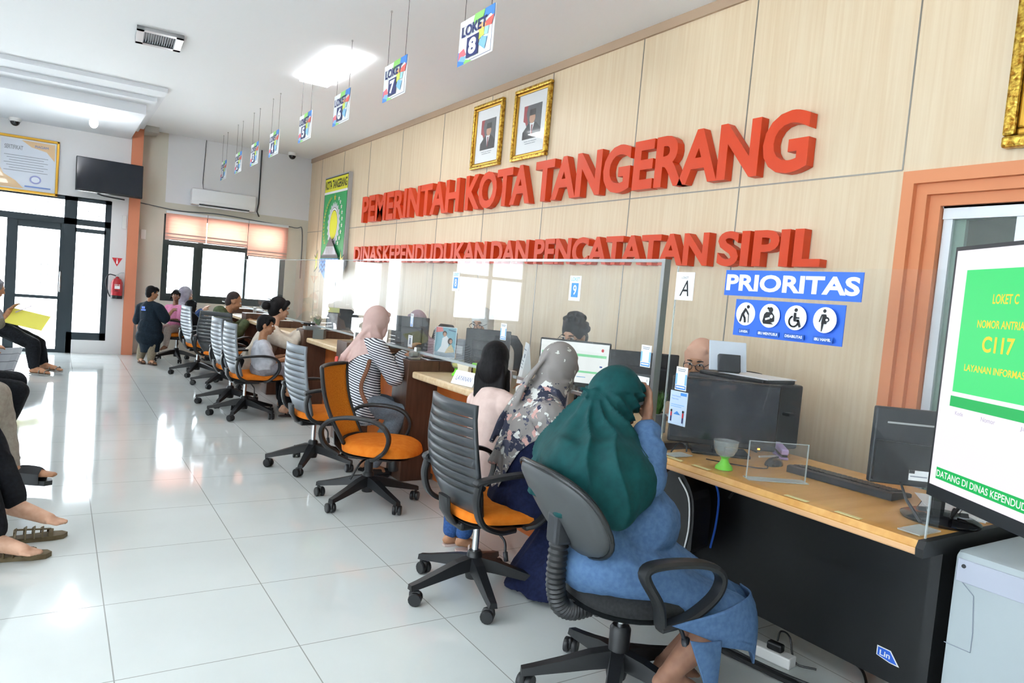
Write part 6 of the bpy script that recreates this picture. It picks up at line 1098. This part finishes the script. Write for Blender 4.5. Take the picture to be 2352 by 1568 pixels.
# ---- far end
J = J_('lilac'); J['noears'] = 1; J['f'] = V((1,.1,0)); J['hf'] = V((.9,-.1,-.3)); p = J['pel']; p.z = .50
for sd,y in (('r',-.085),('l',.085)): J[sd+'hip'] = p+V((0,y,0)); J[sd+'kn'] = p+V((.40,y,-.03)); J[sd+'an'] = V((p.x+.38,p.y+y,.07)); J[sd+'to'] = V((p.x+.5,p.y+y,.03))
t = person('woman in pale lilac headscarf and blue top at the far counter',J); body(t,J,.95,SK['light'],.011); face(t,J,.95); shirt(t,J,.95,cloth('blue_top','34507E','40609A'),.016,.95,.012,'top',-.12); trousers(t,J,.95,NAVYC,.02,.9,.012); veil(t,J,.95,noisy('lilac_scarf','9A98A8','BDBBC8',(1,1,1),12,.85,2),.22,.2,.17,(7,.006),.02,.95,.011,.030)
for sd in 'lr': shoe(t,J[sd+'an'],J[sd+'to'],BLACK,.95)
J = J_('black'); J['noears'] = 1; J['f'] = V((1,.1,0)); J['hf'] = V((.95,.25,-.2)); p = J['pel']; p.z = .53
for sd,y in (('r',-.06),('l',.06)): J[sd+'hip'] = p+V((0,y,0)); J[sd+'kn'] = p+V((.26,y,-.03)); J[sd+'an'] = p+V((.26,y,-.28)); J[sd+'to'] = p+V((.36,y,-.31))
t = person('small child in black headscarf and black clothes before the woman in lilac scarf',J); s = .72; body(t,J,s,SK['tan'],.010); shirt(t,J,s,BLACKC,.018,.95,.011,'dress',-.16); trousers(t,J,s,BLACKC,.02,.9,.011); veil(t,J,s*1.05,cloth('black_scarf','0C0C0F','141418'),.2,.18,.16,(7,.004),.01,.95,.010,.03)
J = J_('pink'); J['f'] = V((-.75,-.66,0)); J['hf'] = V((-.25,-.95,-.05)); p = J['pel'] = V((1.54,11.74,.50)); dn = V((-.75,-.66,0)); ln = V((.66,-.75,0))
J.update(chest=p+V((-.02,-.02,.20)),neck=p+V((-.03,-.03,.33)),head=p+V((-.03,-.06,.48)))
for sd,sg in (('l',1),('r',-1)): J[sd+'sh'] = J['neck']+ln*sg*.12-V((0,0,.04)); J[sd+'el'] = J[sd+'sh']+ln*sg*.05+dn*.06-V((0,0,.16)); J[sd+'wr'] = J[sd+'el']+dn*.13-ln*sg*.06; J[sd+'hip'] = p+ln*sg*.06; J[sd+'kn'] = p+dn*.24+ln*sg*.07-V((0,0,.02)); J[sd+'an'] = J[sd+'kn']+dn*.03-V((0,0,.24)); J[sd+'to'] = J[sd+'an']+dn*.10-V((0,0,.05))
t = person('little girl in pink top with tied dark hair sitting sideways on a chair',J); s = .74; body(t,J,s,SK['brown'],.009); face(t,J,s); shirt(t,J,s,cloth('bright_pink_cloth','E48AB4','F0A2C6'),.016,.42,.010,'top',-.14); trousers(t,J,s,cloth('beige_print','B8A69C','C8B8AE'),.012,.9,.010); short_hair(t,J,s,low=.0)
f,l,u,M = head_frame(J); b = NB(); c = J['head']; caps(b,c+(f*-.08+l*-.07+u*.03)*s,.03*s,c+(f*-.10+l*-.12-u*.07)*s,.022*s); blob('hair_bunch',b,HAIR,t,.008,1)
J = J_('navyboy'); J['f'] = V((.45,.89,0)); J['hf'] = V((.95,.25,-.1)); floor_feet(J,.055)
t = person('boy in oversized navy T-shirt standing with his back to the camera',J); s = .80; body(t,J,s,SK['tan'],.009); face(t,J,s); shirt(t,J,s,cloth('navy_tee','15202A','1C2A36'),.022,.45,.010,'t_shirt',-.22,lambda b:(ell(b,J['pel']-V((0,0,.03)),(.185,.185,.15)),ell(b,J['pel']+V((0,0,.10)),(.165,.165,.16)))); trousers(t,J,s,cloth('khaki_trousers','857A68','948976'),.016,.88,.010); short_hair(t,J,s)
for sd in 'lr': shoe(t,J[sd+'an'],J[sd+'to'],mat('sandal_brown','4A3428',.6),s,'sandal',True)
bf = axes(J).cross(V((0,0,1))).normalized(); o = J['neck']-bf*.118-V((0,0,.09)); uu = -axes(J); art('shirt_print',o-uu*.045-V((0,0,.03)),uu,(V((0,0,1))).normalized(),[('rect',0,.0,.08,.02,'b'),('rect',.01,.028,.065,.06,'b')],dict(b=mat('shirt_print_blue','6E8EE0',.6)),t)
# ---- waiting row on the left
J = J_('folder'); J['f'] = V((1,-.05,0)); J['hf'] = V((.95,-.1,-.3)); J['pel'].z = .57; p = J['pel']; J['rhip'] = p+V((.02,-.08,0)); J['lhip'] = p+V((.02,.09,0)); J['ran'].z = max(.07,J['ran'].z); J['lan'].z = max(.10,J['lan'].z); J['rto'].z = .035; J['lto'].z = .06
t = person('woman in black trousers and flip-flops with a yellow folder on her lap',J); body(t,J,1.0,SK['tan'],.009); shirt(t,J,1.0,cloth('olive_grey_top','6E6A5C','7C786A'),.016,.42,.011,'top',-.12); trousers(t,J,1.0,BLACKC,.02,.86,.010)
for sd in 'lr': shoe(t,J[sd+'an'],J[sd+'to'],mat('flip_flop_grey','8E8C88',.6),1.0,'flip_flop',True)
veil(t,J,.97,cloth('grey_scarf','7E7C82','8E8C92'),.2,.2,.16,(7,.006),.02,.95,.011,.03)
def left(name,pel,s,lab,tm,**ov):
    J = seated(pel,-4,s,-6); J.update({k:V(v) for k,v in JT[name].items()}); J['hf'] = V((1,.1,-.1)); t = person(lab,J); return t,J
t,J = left('blackleg',(-.68,5.62,.57),.97,'person in black trousers at the left edge, only the knees showing',None)
J['rkn'].z = .48; J['lkn'].z = .51
for sd in 'rl': J[sd+'an'] = V((J[sd+'kn'].x-.14,J[sd+'kn'].y,.07)); J[sd+'to'] = J[sd+'an']+V((.15,0,-.04))
body(t,J,.97,SK['tan'],.011); shirt(t,J,.97,cloth('grey_top','5C6068','6A6E76'),.016,.95,.012,'top',-.12); trousers(t,J,.97,BLACKC,.018,.95,.010); veil(t,J,.97,cloth('black_scarf','0C0C0F','141418'),.24,.2,.17,(7,.006),.02,.95,.012,.03)
for sd in 'lr': shoe(t,J[sd+'an'],J[sd+'to'],BLACK,.97)
t,J = left('beige',(-.70,4.98,.57),1.0,'person in beige trousers with one foot raised in a black slide sandal',None)
body(t,J,1.0,SK['tan'],.010); shirt(t,J,1.0,cloth('dark_tee','2E323A','3A3E46'),.018,.45,.012,'t_shirt',-.12); trousers(t,J,1.0,cloth('beige_trousers','9C9488','ACA498',40),.022,.96,.010); short_hair(t,J,1.0)
A_,T_ = J['ran'],J['rto']; d = (T_-A_).normalized(); x = d.cross(V((0,0,1))).normalized(); n = x.cross(d); o = A_-d*.06-n*.062; b = NB(); prism(b,[(0,-.03),(.06,-.042),(.2,-.048),(.28,-.038),(.305,0),(.28,.038),(.2,.046),(.06,.04),(0,.03)],o,d,x,n if n.z>0 else -n,.028); q = o+n*.03; tube(b,[q+d*.19+x*.048-n*.02,q+d*.185+x*.045+n*.035,q+d*.18+n*.068,q+d*.185-x*.045+n*.035,q+d*.19-x*.048-n*.02],.062,10,side=d,flat=.12); put('slide_sandal',b,BLACK,t,40)
shoe(t,J['lan'],J['lto'],BLACK,1.0,'slide_sandal',True)
t,J = left('bare',(-.72,4.30,.57),.96,'person in black trousers with one bare foot stretched out and one brown sandal',None); J['ran'].z = max(.075,J['ran'].z); J['rto'].z = .04
body(t,J,.96,SK['light'],.007,toes=True); shirt(t,J,.96,cloth('plum_top','4A3A46','564652'),.018,.95,.012,'top',-.12); trousers(t,J,.98,BLACKC,.022,.90,.009); veil(t,J,.96,cloth('black_scarf','0C0C0F','141418'),.24,.2,.17,(7,.006),.02,.95,.012,.03)
SB = noisy('sandal_olive','5C4E34','6E6044',(1,1,1),30,.7)
def sandal(o, ang, parent=None):
    d = V((math.cos(ang),math.sin(ang),0)); x = V((-d.y,d.x,0)); b = NB(); pr = [(0,-.026),(.05,-.034),(.13,-.036),(.20,-.044),(.25,-.034),(.27,0),(.25,.032),(.20,.042),(.13,.034),(.05,.032),(0,.026)]; prism(b,pr,o,d,x,V((0,0,1)),.022)
    for q,h in ((.05,.06),(.09,.065),(.125,.062),(.16,.056),(.195,.046)): tube(b,[o+d*q+x*.04+V((0,0,.018)),o+d*q+x*.032+V((0,0,h*.75)),o+d*(q+.006)+V((0,0,h)),o+d*q-x*.032+V((0,0,h*.75)),o+d*q-x*.04+V((0,0,.018))],.010,6,flat=.35)
    tube(b,[o+d*.05+V((0,0,.06)),o+d*.2+V((0,0,.047))],.008,6,flat=.5); return b
put('sandal',sandal(V((J['ran'].x-.05,J['ran'].y,.001)),R(-4)),SB,t,40)
o = put('sandal',sandal(V((-.17,4.08,.001)),R(6)),SB,None,40); tag(o,'empty brown strappy sandal standing on the floor beyond the worn one','sandal')
# ---- clerks behind the acrylic
def clerk(y, s, lab, hp, np_, yaw, skin, scarf=None, hair=False, glasses=True, top=None, tilt=-.35):
    J = seated((3.06,y,.52),yaw,s,6); J['head'] = V(hp); J['neck'] = V(np_); l = V((-J['f'].y,J['f'].x,0)); J['chest'] = J['pel'].lerp(J['neck'],.56)
    for sd,sg in (('l',1),('r',-1)): J[sd+'sh'] = J['neck']-V((0,0,.055))+l*sg*.16*s; J[sd+'el'] = J[sd+'sh']+l*sg*.06+J['f']*.08-V((0,0,.20)); J[sd+'wr'] = J[sd+'el']+J['f']*.18-l*sg*.05+V((0,0,.07))
    h = J['f'].copy(); J['hf'] = V((h.x,h.y-.15,tilt)); t = person(lab,J); body(t,J,s,skin,.009); face(t,J,s,glasses); shirt(t,J,s,top,.016,.95,.011,'blouse',-.10); trousers(t,J,s,BLACKC,.014,.95,.012)
    if scarf: veil(t,J,s,scarf,.26,.24,.2,(8,.006),.02,.95,.009,.028)
    else: short_hair(t,J,s,None,.006,.0,False,.007,1)
    for sd in 'lr': shoe(t,J[sd+'an'],J[sd+'to'],BLACK,s)
WH = cloth('white_blouse','C9CCD0','D8DADE')
for k,y,lab,yaw,skin,sc,top in (('s13',2.86,'woman with glasses in peach headscarf behind the desk monitor',196,SK['tan'],noisy('peach_scarf','D8A68C','E2B49C',(1,1,1),9,.85,2),WH),('s12',3.95,'curly black haired clerk with glasses behind the lit monitor',196,SK['light'],None,cloth('clerk_dark_shirt','3A4458','465066')),('s10',5.18,'clerk with glasses in white headscarf behind the acrylic',200,SK['light'],cloth('white_scarf','DADBD8','E6E7E4',12),WH),('s11',6.36,'clerk in mauve headscarf half hidden behind the far monitor',198,SK['light'],noisy('mauve_scarf','9C828C','AE949C',(6,6,1),9,.85,3),WH)):
    j = JT[k]; clerk(y,.93 if k != 's12' else 1.0,lab,j['head'],j['neck'],yaw,skin,sc,top=top)
# ---- things in hands
J = J_('folder'); M = Matrix.Translation((-.27,10.27,.63)) @ Matrix.Rotation(R(-25),4,'Z') @ Matrix.Rotation(R(38),4,'X') @ Matrix.Rotation(R(14),4,'Y')
one('yellow_folder','yellow paper folder on the lap of the woman at the left','folder',mat('folder_yellow','E6DE5C',.6),lambda b:box(b,(-.20,-.13,-.003),(.20,.13,.003),M=M))
jf = J_('folder'); one('pen','pale pen in the hand above the yellow folder','pen',mat('pen_lilac','B4A4C4',.5),lambda b:tube(b,[jf['rwr']+V((.06,-.03,-.02)),jf['rwr']+V((.22,-.06,.07))],.006,6))
jb = J_('boy'); one('mobile_phone','dark phone held by the boy in the grey shirt','phone',BLACK,lambda b:box(b,(-.035,-.005,-.07),(.035,.005,.07),.003,M=Matrix.Translation(jb['rwr']+V((.10,.03,.03))) @ Matrix.Rotation(R(35),4,'Z') @ Matrix.Rotation(R(20),4,'X')))
bpy.data.scenes.remove(TS)
